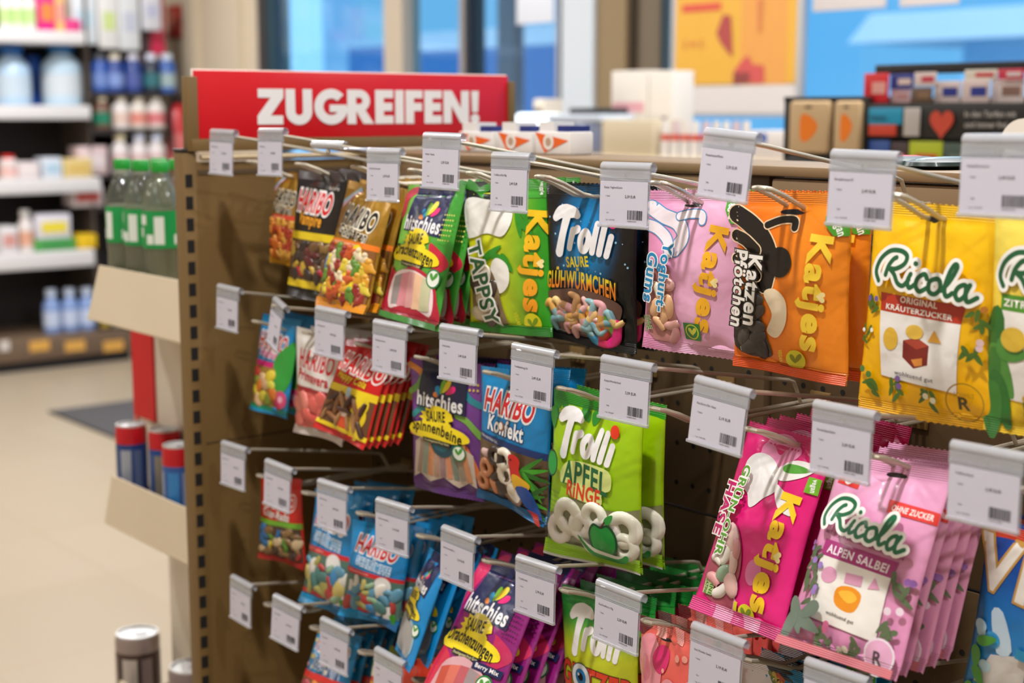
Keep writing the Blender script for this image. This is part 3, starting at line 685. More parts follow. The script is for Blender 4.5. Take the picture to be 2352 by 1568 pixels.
    def sweets(s, region, n, cols, size, kind='blob', hgt=.0028, smooth=0, name='sweets', rough=.4):
        """scatter n sweets inside the (u, v) polygon; size in pouch widths"""
        s.part(name)
        if smooth: region = spline(region, smooth, True)
        us = [p[0] for p in region]; vs_ = [p[1] for p in region]; r = s.rnd; done = []; tries = 0
        base0 = .0003 + s.layer * 1.05e-4
        def inside(x, y):
            c = False; j = len(region) - 1
            for i in range(len(region)):
                a, b = region[i], region[j]
                if (a[1] > y) != (b[1] > y) and x < (b[0] - a[0]) * (y - a[1]) / (b[1] - a[1]) + a[0]: c = not c
                j = i
            return c
        while len(done) < n and tries < n * 90:
            tries += 1; u = r.uniform(min(us), max(us)); v = r.uniform(min(vs_), max(vs_))
            m_ = size * (.5 if kind == 'ring' else .6 if kind in ('worm', 'bottle') else .4)
            if not all(inside(u + dx, v + dy / s.asp) for dx, dy in ((m_, 0), (-m_, 0), (0, m_), (0, -m_))): continue
            dmin = size * (1.1 if tries < n * 30 else .62)
            if any(math.hypot(u - a, (v - b) * s.asp) < dmin for a, b in done): continue
            done.append((u, v)); c = r.choice(cols); m = mat(c, rough, coat=.4); rot = r.uniform(0, 180); sz = size * r.uniform(.85, 1.15); b = base0 + r.uniform(0, .0007)
            k = kind if isinstance(kind, str) else r.choice(kind)
            if k == 'blob': s.dome(u, v, sz * .62, sz * .48, hgt, m, rot, 2, .1, b)
            elif k == 'bear': s.dome(u, v, sz * .42, sz * .66, hgt, m, rot, 4, .22, b); s.dome(u, v - .4 * sz / s.asp, sz * .3, sz * .28, hgt * 1.25, m, 0, 0, 0, b)
            elif k == 'berry': s.dome(u, v, sz * .6, sz * .5, hgt, m, rot, 5, .1, b)
            elif k == 'ring': s.worm([(u + sz * .42 * math.cos(t) , v + sz * .42 * math.sin(t) / s.asp) for t in [2 * PI * q / 8 for q in range(8)]], sz * .42, m, hgt, b, True, 3)
            elif k == 'bean': a = math.radians(rot); s.worm([(u - .5 * sz * math.cos(a), v - .5 * sz * math.sin(a) / s.asp), (u + .12 * sz * math.sin(a), v - .12 * sz * math.cos(a) / s.asp), (u + .5 * sz * math.cos(a), v + .5 * sz * math.sin(a) / s.asp)], sz * .5, m, hgt, b)
            elif k == 'bottle': a = math.radians(rot); s.worm([(u - .75 * sz * math.cos(a), v - .75 * sz * math.sin(a) / s.asp), (u + .75 * sz * math.cos(a), v + .75 * sz * math.sin(a) / s.asp)], sz * .5, m, hgt, b)
            elif k == 'cube':
                a = math.radians(rot); s.dome(u, v, sz * .55, sz * .55, hgt, m, rot, 4, .14, b)
            elif k == 'worm':
                m2 = mat(r.choice(cols), rough, coat=.6); a = math.radians(rot)
                pts = [(u + sz * (t * math.cos(a) - .35 * math.sin(4 * t) * math.sin(a)), v + sz * (t * math.sin(a) + .35 * math.sin(4 * t) * math.cos(a)) / s.asp) for t in (-1, -.5, 0, .5, 1)]
                s.worm(pts, sz * .62, [m, m2], hgt, b)
        return s
    def over(s, lift=.003): s.lifted = int(1.2 * lift / 1.05e-4); s.layer += s.lifted; return s
    def under(s): s.layer -= s.lifted; return s
    def done(s, key, short, label, n=0, gap=.024, hide_from=None, dx=0.0):
        """finish the front bag and hang n more of its kind behind it"""
        s.flush(); grp = short + ' on one peg'
        tag(s.root, label, 'candy bag', grp if n else None)
        ordn = ['second', 'third', 'fourth', 'fifth', 'sixth', 'seventh', 'eighth']
        for k in range(n):
            c = copy_tree(s.root); r = s.rnd
            base = s.root.matrix_world
            f = .8 - .8 * (k + 1) / max(n, 1) if True else 1
            mw = base.copy(); c.matrix_world = mw
            e = mw.to_euler(); yaw0 = e.copy()
            loc = mw.to_translation(); loc.y += gap * (k + 1); loc.x += dx * (k + 1) + r.uniform(-.0015, .0015); loc.z += r.uniform(-.002, .001)
            c.matrix_world = Matrix.Translation(loc) @ Matrix.Rotation(math.radians(r.uniform(-1.5, 1.5)), 4, 'Z') @ mw.to_3x3().to_4x4()
            tag(c, f'{short}, {ordn[k]} from the front of its peg', 'candy bag', grp)
        return s

def haribo(b, cv, w, h, fill='d8141c', line='f4f0ee', cu=.5, rot=3, shear=.12):
    b.part('brand_lettering').text('HARIBO', cu, cv, w, h, fill, rot, .035, [(line, .075)], shear)
def hitschies(b, base, wave, word, rot=3, navy='15204f'):
    b.part('brand_panel').poly(navy, [(.2, .0), (.86, .0), (.84, .1), (.83, .38), (.12, .345), (.2, .1)])
    b.part('petal_emblem')
    for c, u, v, L, wd, ro in (('1d8fc4', .44, .205, .12, .06, 70), ('7ab62c', .5, .175, .17, .07, 100), ('f3d71f', .565, .165, .2, .075, 125), ('ec1b7c', .63, .195, .17, .07, 150), ('f28a3c', .42, .235, .08, .05, 30)):
        b.leaf(c, u, v + .012, L * .92, wd, ro)
    b.part('brand_lettering').text('hitschies', .47, .295, .66, .165, 'f4f2f2', rot, .04)
    b.part('flavour_burst').star('f6dd1c', .43, .42, .25, .14, 14, .74).poly('f6dd1c', [(.0, .5), (.2, .455), (.5, .45), (.82, .5), (.88, .57), (.6, .59), (.3, .578), (.02, .56)], 4)
    b.part('flavour_lettering').text('SAURE', .43, .405, .27, .12, '1d1a12', rot - 6, .045).text(word, .44, .507, .74, .16, '1d1a12', rot + 4, .035, arc=.04)
    b.part('fruit_gum_banner').poly('1d1a12', [(.24, .565), (.66, .585), (.64, .625), (.25, .6)]).text('Fruchtgummi-Fruit Gum', .45, .594, .36, .035, 'f2e9b0', 3, .01)
def vegan_badge(b, u, v, r, ring='1c7a3c', inner='e9efe2', leafc='4d9a3a'):
    b.part('vegan_badge').ell(ring, u, v, r).ell(inner, u, v, r * .82).leaf(leafc, u - r * .22, v - .01, r * .9, r * .4, 60).leaf(leafc, u + r * .25, v - .015, r * .95, r * .4, 125)
def katjes(b, u, v, L, size, c1='f7c81a', rot=95, heart=True):
    b.part('brand_lettering').text('Katjes', u, v, L, size, film(c1, 'f29a1c', 'v', .2, .9) if c1 == 'f7c81a' else c1, rot, -.042, sp=1.14)
    if heart: b.heart('fbe9a0', u + size * .33, v + L * .02 / b.asp, .045, rot)
def ricola(b, cu, cv, w, h, rot, m='1d5c38'):
    b.part('brand_lettering').glyph(RICOLA, cu, cv, w, h, rot, 'f3f1ea', .04, .05).glyph(RICOLA, cu, cv, w, h, rot, m, .04)
def sprig(b, u, v, r, flower='7a5aa8', green='3f6a2a', n=5, seed=0):
    rr = random.Random(seed)
    for k in range(n): b.leaf(green, u + rr.uniform(-r, r) * .5, v + rr.uniform(-r, r) * .6 / b.asp, r * rr.uniform(.6, 1), r * .3, rr.uniform(20, 160))
    for k in range(2): b.ell(flower, u + rr.uniform(-r, r) * .6, v - r * .4 / b.asp + rr.uniform(-r, r) * .3, r * .2)
def trolli(b, cu, cv, w, h, dot, fillc='f1efee', rot=3, line=None):
    b.part('brand_lettering')
    if line: b.glyph(TROLLI, cu, cv, w, h, rot, line, .1, .05)
    b.glyph(TROLLI, cu, cv, w, h, rot, fillc, .1); b.ell(dot, cu + .47 * w, cv - .28 * h / b.asp, .05, .06)

# --- top row -------------------------------------------------------
def gold_bag(key, short, label, n, gap, seed, red=False):
    b = Bag(key, .010, seed, .006).body(film('b98d33', 'a97c25', 'v', .0, .6, .3, .45))
    b.part('corner_ribbon').poly('9cc6dc', [(.02, .16), (.3, .03), (.36, .06), (.04, .21)]).poly('d9a6b4', [(.03, .19), (.34, .055), (.36, .075), (.05, .22)])
    haribo(b, .27, .66, .25, '17130f', 'efe6cf', .52)
    b.part('flavour_lettering').text('Goldbären', .47, .395, .6, .13, '2a1e10', 4, .04, [('efe6cf', .075)], .1)
    b.part('print_band').rect('e2492e' if red else 'ee7c1c', 0, .455, 1, .5).text('OHNE KÜNSTLICHE FARBSTOFFE', .36, .48, .5, .032, 'f6e5cc', 1, .01)
    b.part('window').rect(film('8a5a30' if not red else 'a85a24', rough=.25), .03, .5, .97, .95)
    b.sweets([(.03, .5), (.97, .5), (.97, .95), (.03, .95)], 34, ['c8541c', 'd99a26', '8f2418', 'd8c03a', '5c8a2a', 'd9c7a2'] if not red else ['c8641c', 'd98a26', 'a83418', 'd8a03a'], .15, 'bear')
    if not red:
        b.part('round_badge').ell('3a93c8', .14, .64, .17).ell('c5dcea', .14, .6, .12, .07).ell('c23028', .12, .645, .1, .05)
        b.part('lemon_drops_print', True)
        for u, v, r in ((.66, .57, .13), (.62, .69, .16), (.6, .81, .17)): b.ell('d9b416', u, v, r, r * 1.15).ell('f4d81c', u, v - .004, r * .93, r * 1.06)
        b.part('leaf_print').ell('4c9a3a', .3, .77, .09, .12).ell('cfe0b8', .3, .765, .06, .08)
    b.part('bottom_band').rect('f09a1e' if not red else 'd39a20', 0, .925, 1, 1.0)
    b.done(key, short, label, n, gap)
gold_bag('gold_far', 'gold gummy bag with red band', 'small gold gummy bag with red band, beside brown end panel', 3, .022, 11, True)
b = Bag('vampire', .010, 12, .004).body(film('17120f', rough=.3))
haribo(b, .24, .72, .27, cu=.47)
b.part('flavour_lettering').text('Vampire', .46, .39, .48, .2, 'f0a31e', 3, .045, [('3a2410', .05)], .1)
b.part('small_print').text('leckere', .8, .12, .22, .05, 'cfc8be', 2, .01)
b.part('print_band').rect('e9cc1c', 0, .475, 1, .535)
b.part('window').rect(film('5c4222', rough=.25), .02, .535, .98, .86)
b.sweets([(.02, .535), (.98, .535), (.98, .86), (.02, .86)], 30, ['2c1c16', '5a1c1a', 'c9a63a', '8a6a34', '3a2a24', '6a4a2a', 'a01c28'], .16, ['blob', 'bean'])
b.part('bottom_band').rect('e3c41c', 0, .85, 1, .91)
b.done('vampire', 'black gummy bag with orange lettering', 'black gummy bag with red logo and orange lettering, yellow band', 3, .022)
gold_bag('goldbear', 'gold gummy bag with orange band', 'gold gummy bag with black lettering and orange bottom seal', 6, .018, 13)
# green sour tongues
b = Bag('dragon_green', .010, 14, .004).body(film('7fc04a', '3f9a32', 'u', .1, 1.0))
b.part('tongue_print', True).poly('cf2440', [(.7, .42), (.95, .5), (.98, .58), (.75, .66), (.78, .6), (.86, .55), (.72, .5)], 4).poly('cc3a52', [(.0, .08), (.16, .02), (.22, .05), (.1, .12), (.08, .22), (.0, .26)], 4)
hitschies(b, 0, 0, 'Drachenzungen')
b.part('window_border').poly('b81c38', [(.02, .62), (.2, .66), (.5, .6), (.82, .66), (.95, .8), (.95, .97), (.05, .98), (.0, .8)], 4).poly('f0d9d8', [(.17, .68), (.48, .625), (.8, .68), (.9, .8), (.86, .92), (.5, .87), (.12, .92)], 4)
b.part('sour_strips')
for k, c in enumerate(('9a8f8c', 'd98a92', 'e0a2a0', 'ecc09a', 'c9c8a0')):
    u0, u1 = .19 + .13 * k, .19 + .13 * (k + 1)
    b.poly(film(c, rough=.6), [(u0, .69 - .05 * math.sin(PI * (k) / 5)), (u1, .69 - .05 * math.sin(PI * (k + 1) / 5)), (u1 + .01, .885), (u0 - .02, .895)])
vegan_badge(b, .86, .66, .1)
b.part('dot_pattern')
for i in range(5):
    for j in range(6): b.ell('d5d46a', .84 + .035 * i, .22 + .035 * j, .009)
b.part('bottom_band').rect('3c8a34', 0, .955, 1, 1.0)
b.done('dragon_green', 'green sour strip bag', 'green sour strip bag with navy logo panel and red tongue', 4, .02)
# lime bag
b = Bag('panda', .011, 15, .003).body(film('d6dc1e', '2f9a1c', 'u', .25, .95))
b.part('top_band').poly('1a1f18', [(0, .0), (.72, .0), (.6, .06), (.5, .13), (0, .12)]).rect('3f9a2c', .72, 0, 1, .12)
b.part('bamboo_leaf', True)
for u, v, L, ro in ((.06, .03, .3, 20), (.14, .05, .28, 40), (.28, .04, .3, -20), (.72, .2, .3, 60), (.68, .27, .3, 75), (.76, .3, .26, 40), (.45, .5, .3, 20), (.36, .47, .3, -30), (.55, .53, .22, 50)):
    b.leaf('2f8f22', u, v, L, .07, ro)
b.part('cream_panel', True).poly('eceae2', [(.0, .12), (.3, .12), (.56, .16), (.6, .27), (.5, .36), (.3, .34), (.1, .37), (0, .35)], 5).poly('f2efe6', [(.42, .5), (.56, .55), (.57, .66), (.46, .73), (.35, .7), (.33, .58)], 5)
b.part('window').poly(film('8a7454', rough=.3), [(.12, .58), (.3, .56), (.42, .68), (.46, .82), (.5, .95), (.3, .97), (.1, .9), (.06, .7)], 5)
b.sweets([(.1, .58), (.3, .56), (.42, .68), (.46, .82), (.5, .96), (.28, .96), (.09, .9), (.06, .7)], 22, ['ddd2bb', 'e6dcc8', '4a3a2c', 'd5c4a4'], .17, 'blob', .0034)
b.over(.004).part('flavour_lettering').text('TAPPSY', .25, .67, .82, .2, '1f5a30', 76, .04, [('f3f2ea', .08)])
b.under(); katjes(b, .83, .52, .95, .3)
b.part('vegan_tag').ell('d9cf1c', .8, .92, .1).leaf('7a9a1c', .78, .915, .09, .04, 60).leaf('7a9a1c', .83, .91, .1, .04, 125).text('VEGAN', .62, .9, .14, .05, 'e9e020', 80, .02)
b.part('veggie_tag').text('veggie', .93, .06, .12, .06, 'f3f3ea', 90, .03)
b.part('bottom_band').rect(film('2f8f24', '1f7a1c', 'u', 0, 1), 0, .94, 1, 1)
b.done('panda', 'lime green marshmallow bag', 'lime and yellow sweets bag with dark green sideways lettering', 2, .024)
# black glow bag
b = Bag('glow', .011, 16, .004).body(film('0f84c4', '0b0a0c', (.47, .33), .1, .42, .26))
b.part('star_specks')
for k in range(26): b.ell('9cd4ee', b.rnd.uniform(.04, .96), b.rnd.uniform(.12, .55), b.rnd.uniform(.004, .011))
b.part('window').poly(film('6a4c40', rough=.25), [(.03, .7), (.2, .655), (.45, .635), (.7, .66), (.88, .71), (.86, .8), (.78, .9), (.6, .945), (.3, .94), (.12, .9), (.03, .86)], 4)
b.sweets([(.03, .74), (.2, .70), (.45, .685), (.7, .70), (.9, .75), (.84, .84), (.7, .93), (.3, .94), (.05, .88)], 24, ['d59a9c', 'e4bf7a', '6f9aa4', 'd8a24c', 'dba8a4', 'b98a58', '89b0b4'], .13, 'worm', .0045, name='sugared_worms', rough=.75)
b.part('printed_worms')
g = lambda c: mat(c, .35, coat=.5)
b.worm([(.5, .74), (.55, .79), (.64, .85), (.7, .9), (.62, .95)], .1, [g('f0a01c'), g('e8541c'), g('c9301c')], .003)
b.worm([(.66, .71), (.71, .77), (.76, .84), (.79, .9)], .1, [g('5aa62c'), g('7ab62c')], .003)
b.worm([(.44, .84), (.5, .89), (.57, .94), (.66, .96), (.74, .97)], .1, [g('3f8f3c'), g('2f93c4'), g('c92a5c')], .003)
b.worm([(.85, .8), (.82, .87), (.8, .93), (.7, .975)], .11, [g('e0187c'), g('e0187c')], .003)
trolli(b, .46, .295, .7, .46, 'e0187c')
b.part('flavour_lettering').text('SAURE', .42, .465, .26, .1, 'f3dc1c', -7, .04).text('GLÜHWÜRMCHEN', .44, .57, .8, .2, film('f6d81c', 'ef8a1c', 'v', .57, .61), 2, .03, arc=.05)
b.part('small_print').text('ohne künstliche Farbstoffe', .16, .925, .2, .022, 'd0ccc8', 4, .005)
b.part('bottom_band').poly(film('0b0a0c', rough=.22), [(0, .955), (1, .955), (1, 1), (0, 1)])
b.done('glow', 'black gummy worm bag', 'black gummy worm bag with blue glow and yellow lettering', 1, .03)
# pink bag
b = Bag('yoghurt', .012, 17, .005).body(film('e58fbb', 'eab0cf', 'u', .0, .6))
b.part('white_wave_print', True)
for (pts, w) in (([(.03, .11), (.2, .16), (.36, .2), (.44, .28), (.36, .36)], .13), ([(.02, .22), (.14, .24), (.26, .3), (.3, .38)], .1), ([(.38, .16), (.5, .145), (.62, .15), (.63, .185)], .07)):
    b.stroke('5a93c8', pts, w + .02); b.stroke('f0e4ea', pts, w)
b.part('window').poly(film('b77a76', rough=.3), [(.06, .55), (.26, .45), (.36, .55), (.37, .7), (.42, .85), (.34, .93), (.08, .9)], 4)
b.sweets([(.05, .56), (.26, .46), (.36, .55), (.37, .7), (.44, .87), (.36, .94), (.08, .91)], 22, ['d9a29a', 'e9dcc4', 'c98f8c', 'e2b184', 'efe6d4'], .16, ['blob', 'bean'], .0034)
b.over(.0045).part('flavour_lettering').text('Yoghurt-', .27, .53, .64, .15, '1a86b8', 97, .045, [('eef2f4', .06)]).text('Gums', .12, .54, .46, .15, '1a86b8', 97, .045, [('eef2f4', .06)])
b.under(); katjes(b, .72, .53, .95, .26, 'f0b020', 99)
b.part('veggie_tag').poly('4aa033', [(.86, .0), (1, .0), (1, .2), (.93, .2), (.86, .12)]).text('veggie', .93, .1, .22, .09, 'f2f3ec', 95, .035)
b.part('vegan_badge').rect('2f7f35', .47, .8, .64, .905).ell('c9cf3a', .555, .853, .07).ell('2f7f35', .555, .853, .058).leaf('d3d84a', .545, .852, .08, .035, 60).leaf('d3d84a', .575, .85, .08, .035, 125)
b.part('gelatine_note').text('OHNE', .075, .83, .13, .06, '5a8f3a', 80, .04, [('e8ead2', .05)]).text('TIERISCHE GELATINE', .035, .84, .16, .035, '5a8f3a', 80, .02)
b.done('yoghurt', 'pink yoghurt gums bag', 'light pink yoghurt gums bag with yellow and blue sideways lettering', 1, .026)
# orange bag
b = Bag('paws', .011, 18, .004).body(film('f0720c', 'f08a1c', 'u', .0, .8))
b.part('black_band_print')
for pts, w in (([(-.0, .13), (.14, .18), (.26, .25), (.33, .36), (.3, .5)], .15), ([(.3, .18), (.42, .15), (.52, .15), (.53, .19)], .055), ([(.0, .25), (.1, .27), (.2, .32)], .1), ([(.0, .38), (.12, .4), (.22, .46)], .09)):
    b.stroke('f7d9b0', pts, w + .02); b.stroke('1d1712', pts, w)
b.ell('1d1712', .43, .375, .11, .12)
b.part('moon_print').poly('ecd9b8', [(.3, .55), (.4, .52), (.5, .58), (.5, .7), (.42, .79), (.33, .76), (.38, .66)], 5)
b.part('window').poly(film('3a322c', rough=.35), [(.02, .62), (.18, .5), (.27, .56), (.28, .66), (.3, .75), (.36, .87), (.3, .92), (.02, .88)], 4)
b.sweets([(.02, .62), (.18, .5), (.28, .58), (.3, .75), (.37, .88), (.28, .92), (.02, .88)], 20, ['3c3430', '4a423c', '2f2925'], .14, 'blob', .0034, rough=.55)
b.over(.004).part('flavour_lettering').text('Katzen', .21, .54, .58, .15, 'f0ece4', 93, .045, [('1d1712', .06)]).text('Pfötchen', .07, .54, .64, .15, 'f0ece4', 93, .045, [('1d1712', .06)])
b.under(); katjes(b, .72, .53, .92, .26, 'f6cf3a', 95)
b.part('vegan_tag').poly('4a9a2c', [(.8, .12), (1, .12), (1, .22), (.88, .22), (.81, .17)], 0).text('vegan', .9, .17, .16, .07, 'f3f3ea', 70, .03)
b.part('vegan_badge').ell('d9cf2a', .58, .9, .08).leaf('8a8a1c', .56, .895, .08, .035, 60).leaf('8a8a1c', .6, .89, .09, .035, 125).text('VEGAN', .45, .89, .1, .035, 'e9e020', 85, .015)
b.part('gelatine_note').text('OHNE', .1, .85, .13, .055, '6a9a4a', 80, .04, [('e8ead2', .05)])
b.part('bottom_band').rect('ee5a12', 0, .945, 1, 1.0)
b.done('paws', 'orange liquorice bag', 'orange liquorice bag with black curved print and yellow sideways lettering', 1, .03)
# yellow herb sweets
def herb(key, seed, c1, c2, plate, words, short, label, n, gap, extra=None, sweet='8a2418', pink=False):
    b = Bag(key, .011, seed, .003).body(film(c1, c2, 'v', .0, 1.), teeth=True)
    return b
b = herb('herb', 19, 'f4c000', 'efb000', 0, 0, 0, 0, 0, 0)
b.part('flavour_band').poly('b8331c', [(.14, .42), (.83, .44), (.8, .525), (.15, .505)]).text('ORIGINAL', .47, .447, .3, .045, 'f2ece2', 3, .03).text('KRÄUTERZUCKER', .47, .488, .54, .048, 'f2ece2', 3, .03)
b.part('white_panel').poly('ece8e2', [(.15, .505), (.8, .525), (.76, .845), (.19, .81)])
b.part('sweet_print').poly('7a1f18', [(.36, .63), (.47, .61), (.57, .64), (.56, .73), (.45, .755), (.36, .71)]).poly('a8402c', [(.36, .63), (.47, .61), (.57, .64), (.47, .665)]).poly('d98a3a', [(.43, .715), (.52, .7), (.52, .735), (.46, .745)])
b.part('wrapped_sweets_print').ell('e0b43a', .26, .63, .06, .08).ell('e6bd4a', .45, .585, .07, .05).poly('e0a43a', [(.56, .62), (.61, .565), (.67, .62)])
b.part('slogan').text('wohltuend gut', .45, .795, .3, .04, '4a4038', 4, .01)
for k, (u, v, r) in enumerate(((.06, .47, .1), (.05, .63, .08), (.1, .86, .12), (.32, .87, .11), (.58, .895, .11), (.93, .5, .11), (.9, .64, .12))): b.part('herb_print'); sprig(b, u, v, r, ['6a5aa0', 'e8e4da', '4f7a3a', '7a5a9a', 'e9e2c0', 'b8742a', 'e0c0c4'][k], '4a6a24', 5, k)
b.part('round_seal').stroke('a87f12', [(.84 + .13 * math.cos(t), .875 + .13 / b.asp * math.sin(t)) for t in [2 * PI * q / 12 for q in range(12)]], .01, True).text('SCHWEIZ', .84, .84, .14, .03, 'a87f12', 0, .01).text('R', .84, .88, .09, .09, '4a3a10', 0, .04)
ricola(b, .53, .32, .82, .27, 4)
b.done('herb', 'yellow herb sweet bag', 'yellow herb sweet bag with red band and cube sweet print', 0)
b = herb('lemon', 20, 'f3dc5a', 'f0c81c', 0, 0, 0, 0, 0, 0)
b.part('flavour_band').poly('4f8f2a', [(.1, .38), (.85, .39), (.84, .46), (.1, .45)]).text('ZITRONENMELISSE', .47, .42, .7, .05, 'f2ece2', 1, .03)
b.part('white_panel').poly('ebe6de', [(.1, .45), (.84, .46), (.8, .85), (.2, .84)])
b.part('herb_prints')
for k, (u, v, L, ro) in enumerate(((.05, .6, .5, 95), (.12, .72, .4, 60), (.02, .78, .5, 100), (.12, .85, .42, 70), (.2, .62, .25, 10), (.06, .9, .4, 85))): b.leaf(['2f6f2a', '4f8f3a', '3a7a30'][k % 3], u, v, L, .16, ro)
sprig(b, .35, .89, .12, 'c9a01c', '4a6a24', 6, 3)
b.part('sweet_print').ell('d9b43a', .22, .57, .1, .08).ell('e0c04a', .5, .66, .14, .12)
ricola(b, .52, .3, .86, .28, 4)
b.done('lemon', 'pale yellow lemon balm bag', 'pale yellow lemon balm bag with green band, at the picture edge', 0)
# --- second row ----------------------------------------------------
b = Bag('tropi', .009, 21, .006).body(film('1288c4', rough=.32))
haribo(b, .27, .74, .26, 'c8242c', cu=.46)
b.part('flavour_lettering').text('Tropifrutti', .43, .4, .6, .16, 'e05a9a', 5, .04, [('f0dfe8', .07)], .1)
b.part('print_band').rect('d8207c', 0, .47, .7, .525)
b.part('leaf_print').poly('2fa23c', [(.6, .45), (.85, .28), (1, .25), (1, .62), (.8, .78), (.66, .68)], 4)
b.part('window').rect(film('a5823c', rough=.3), .02, .525, .66, .92)
b.sweets([(.02, .525), (.72, .525), (.72, .93), (.02, .93)], 17, ['c8b83a', 'd9782c', 'b83a2c', 'd8d04a', '7a8a2a', 'd9b48a', 'e0c83a'], .2, ['blob', 'berry'])
b.part('flower_print').ell('d84a7c', .84, .82, .13).ell('ecb0c4', .84, .82, .05).ell('c22a5c', .74, .9, .1)
b.part('bottom_band').rect(film('1d9a5c', '0f8ac0', 'v', .94, .99), 0, .925, 1, 1)
b.done('tropi', 'blue tropical fruit gum bag', 'small blue fruit gum bag with green leaf print, beside end panel', 2, .022)
b = Bag('spring', .010, 22, .006).body(film('e9e4dd', rough=.35))
haribo(b, .28, .74, .27, 'c8202a', 'efe8e4', .5)
b.part('flavour_lettering').text('Primavera', .45, .43, .66, .15, 'c22430', 4, .04)
b.part('print_band').rect('a51c28', 0, .53, 1, .575)
b.part('window').rect(film('d9625a', rough=.3), .0, .575, 1, .92)
b.sweets([(.0, .575), (1, .575), (1, .93), (.0, .93)], 22, ['e2665c', 'ea7c70', 'd9544c', 'e8877a'], .24, 'berry', .004)
b.part('bottom_band').rect('e3d6cf', 0, .93, 1, 1)
b.done('spring', 'white strawberry foam bag', 'white strawberry foam bag with red logo and coral sweets', 2, .022)
b = Bag('cola', .009, 23, .006).body(film('cf1c1c', rough=.28))
haribo(b, .25, .9, .28, 'd01c1c', 'f1e6e0', .56, 6)
b.part('flavour_lettering').text('Happy Cola', .45, .40, .62, .15, 'f0c81c', 6, .04, [('8a1414', .04)], .12)
b.part('print_band').rect('eacb18', 0, .475, 1, .55)
b.part('window').rect(film('6a4428', rough=.22), .02, .55, .98, .9)
b.sweets([(.02, .55), (.98, .55), (.98, .9), (.02, .9)], 24, ['4a2a1c', '5c3620', '8a5a34', '3a2018', 'a5784a'], .17, 'bottle', .004)
b.part('bottle_print').stroke('d9502c', [(.49, .66), (.5, .78), (.5, .9)], .2).stroke('e9a888', [(.49, .62), (.49, .55)], .09).stroke('b8d4e0', [(.49, .55), (.485, .5)], .08).rect('efd9c8', .42, .73, .59, .77)
b.part('lemon_drops_print', True)
for u, v, r in ((.78, .6, .13), (.76, .72, .15), (.73, .84, .15)): b.ell('e9cd1c', u, v, r, r * 1.2)
b.part('bottom_band').rect('e6c81c', 0, .885, 1, .93)
b.done('cola', 'red cola gum bag', 'red cola gum bag with yellow band and brown sweets', 5, .011)
b = Bag('legs', .009, 24, .003).body(film('7f459a', '5c2a78', 'v', .0, 1.))
b.part('stripe_print', True)
for c, pts in (('e08a3a', [(.0, .05), (.16, .1), (.28, .2)]), ('6fa84a', [(.0, .25), (.12, .2), (.2, .12)]), ('2a8a9a', [(.75, .15), (.85, .25), (1, .3)]), ('2a8a8c', [(.05, .42), (.2, .36), (.3, .38)]), ('7ab04a', [(.7, .38), (.85, .42), (1, .52)]), ('d9703a', [(.75, .55), (.88, .68), (1, .85)]), ('cc4a6a', [(.0, .56), (.15, .5), (.3, .54)])): b.stroke(c, pts, .07)
b.part('gold_dots')
for i in range(3):
    for j in range(2): b.ell('e0c24a', .86 + .05 * i, .15 + .04 * j, .014)
b.part('window').poly('c9b7a4', [(.08, .62), (.3, .53), (.62, .53), (.92, .66), (.95, .9), (.84, .87), (.7, .92), (.5, .86), (.3, .91), (.15, .86), (.04, .9)])
b.part('sour_strips')
for k, c in enumerate(('a08a78', '8f9a86', 'd08a5c', 'b08a72', '9a7a78', 'd8906a', '7f8a78', '9a8a76', 'c98a60')):
    u0 = .1 + .092 * k
    b.stroke(film(c, rough=.65), [(u0 + (.5 - u0) * .22 + .03, .59 - .04 * math.sin(PI * k / 8)), (u0 + .03, .86)], .075, smooth=0, cap=False)
b.part('round_jelly_print').ell('0f4a5c', .52, .57, .19, .2).ell('1a6478', .5, .56, .15, .15)
hitschies(b, 0, 0, 'Spinnenbeine', 4, '151a3c')
vegan_badge(b, .76, .65, .09)
b.done('legs', 'purple sour strip bag', 'purple sour strip bag with navy panel and striped strips', 3, .02)
b = Bag('confect', .011, 25, .006).body(film('0f8fcf', '0b7fbe', 'v', 0, .4))
haribo(b, .25, .72, .25, 'd0202a', 'eef0f2', .46, 4)
b.part('flavour_lettering').text('Konfekt', .43, .41, .54, .18, 'f1f1ee', 6, .04, [('0b3f7a', .05)]).ell('8a5a3a', .38, .405, .05, .055).ell('e9e2d8', .37, .402, .032, .04)
b.part('print_band').poly('12306c', [(0, .475), (1, .53), (1, .575), (0, .525)]).text('Haribo macht Kinder froh...', .2, .51, .3, .035, 'e8e6e4', 8, .01)
b.part('window').poly(film('5f4a34', rough=.25), [(.0, .525), (1, .575), (1, .93), (.0, .93)])
b.sweets([(.02, .54), (.6, .565), (.72, .92), (.02, .92)], 15, ['e0d5c0', 'd9bf7a', 'ece4d2', '3a2a20', 'd08a5c', 'e6c86a', 'c9a8a0'], .2, ['cube', 'bean', 'ring'], .005)
b.over(.003).part('palm_print')
for k in range(9): b.leaf(['2f7a1c', '3f9a24', '245f1a'][k % 3], .82 + .03 * (k % 3), .62 + .035 * k, .36, .05, -35 + 22 * (k % 5))
b.part('coconut_print').ell('4a3020', .58, .84, .15, .16).ell('8a6a4a', .58, .84, .135, .145).ell('e6e0d4', .59, .84, .1, .11)
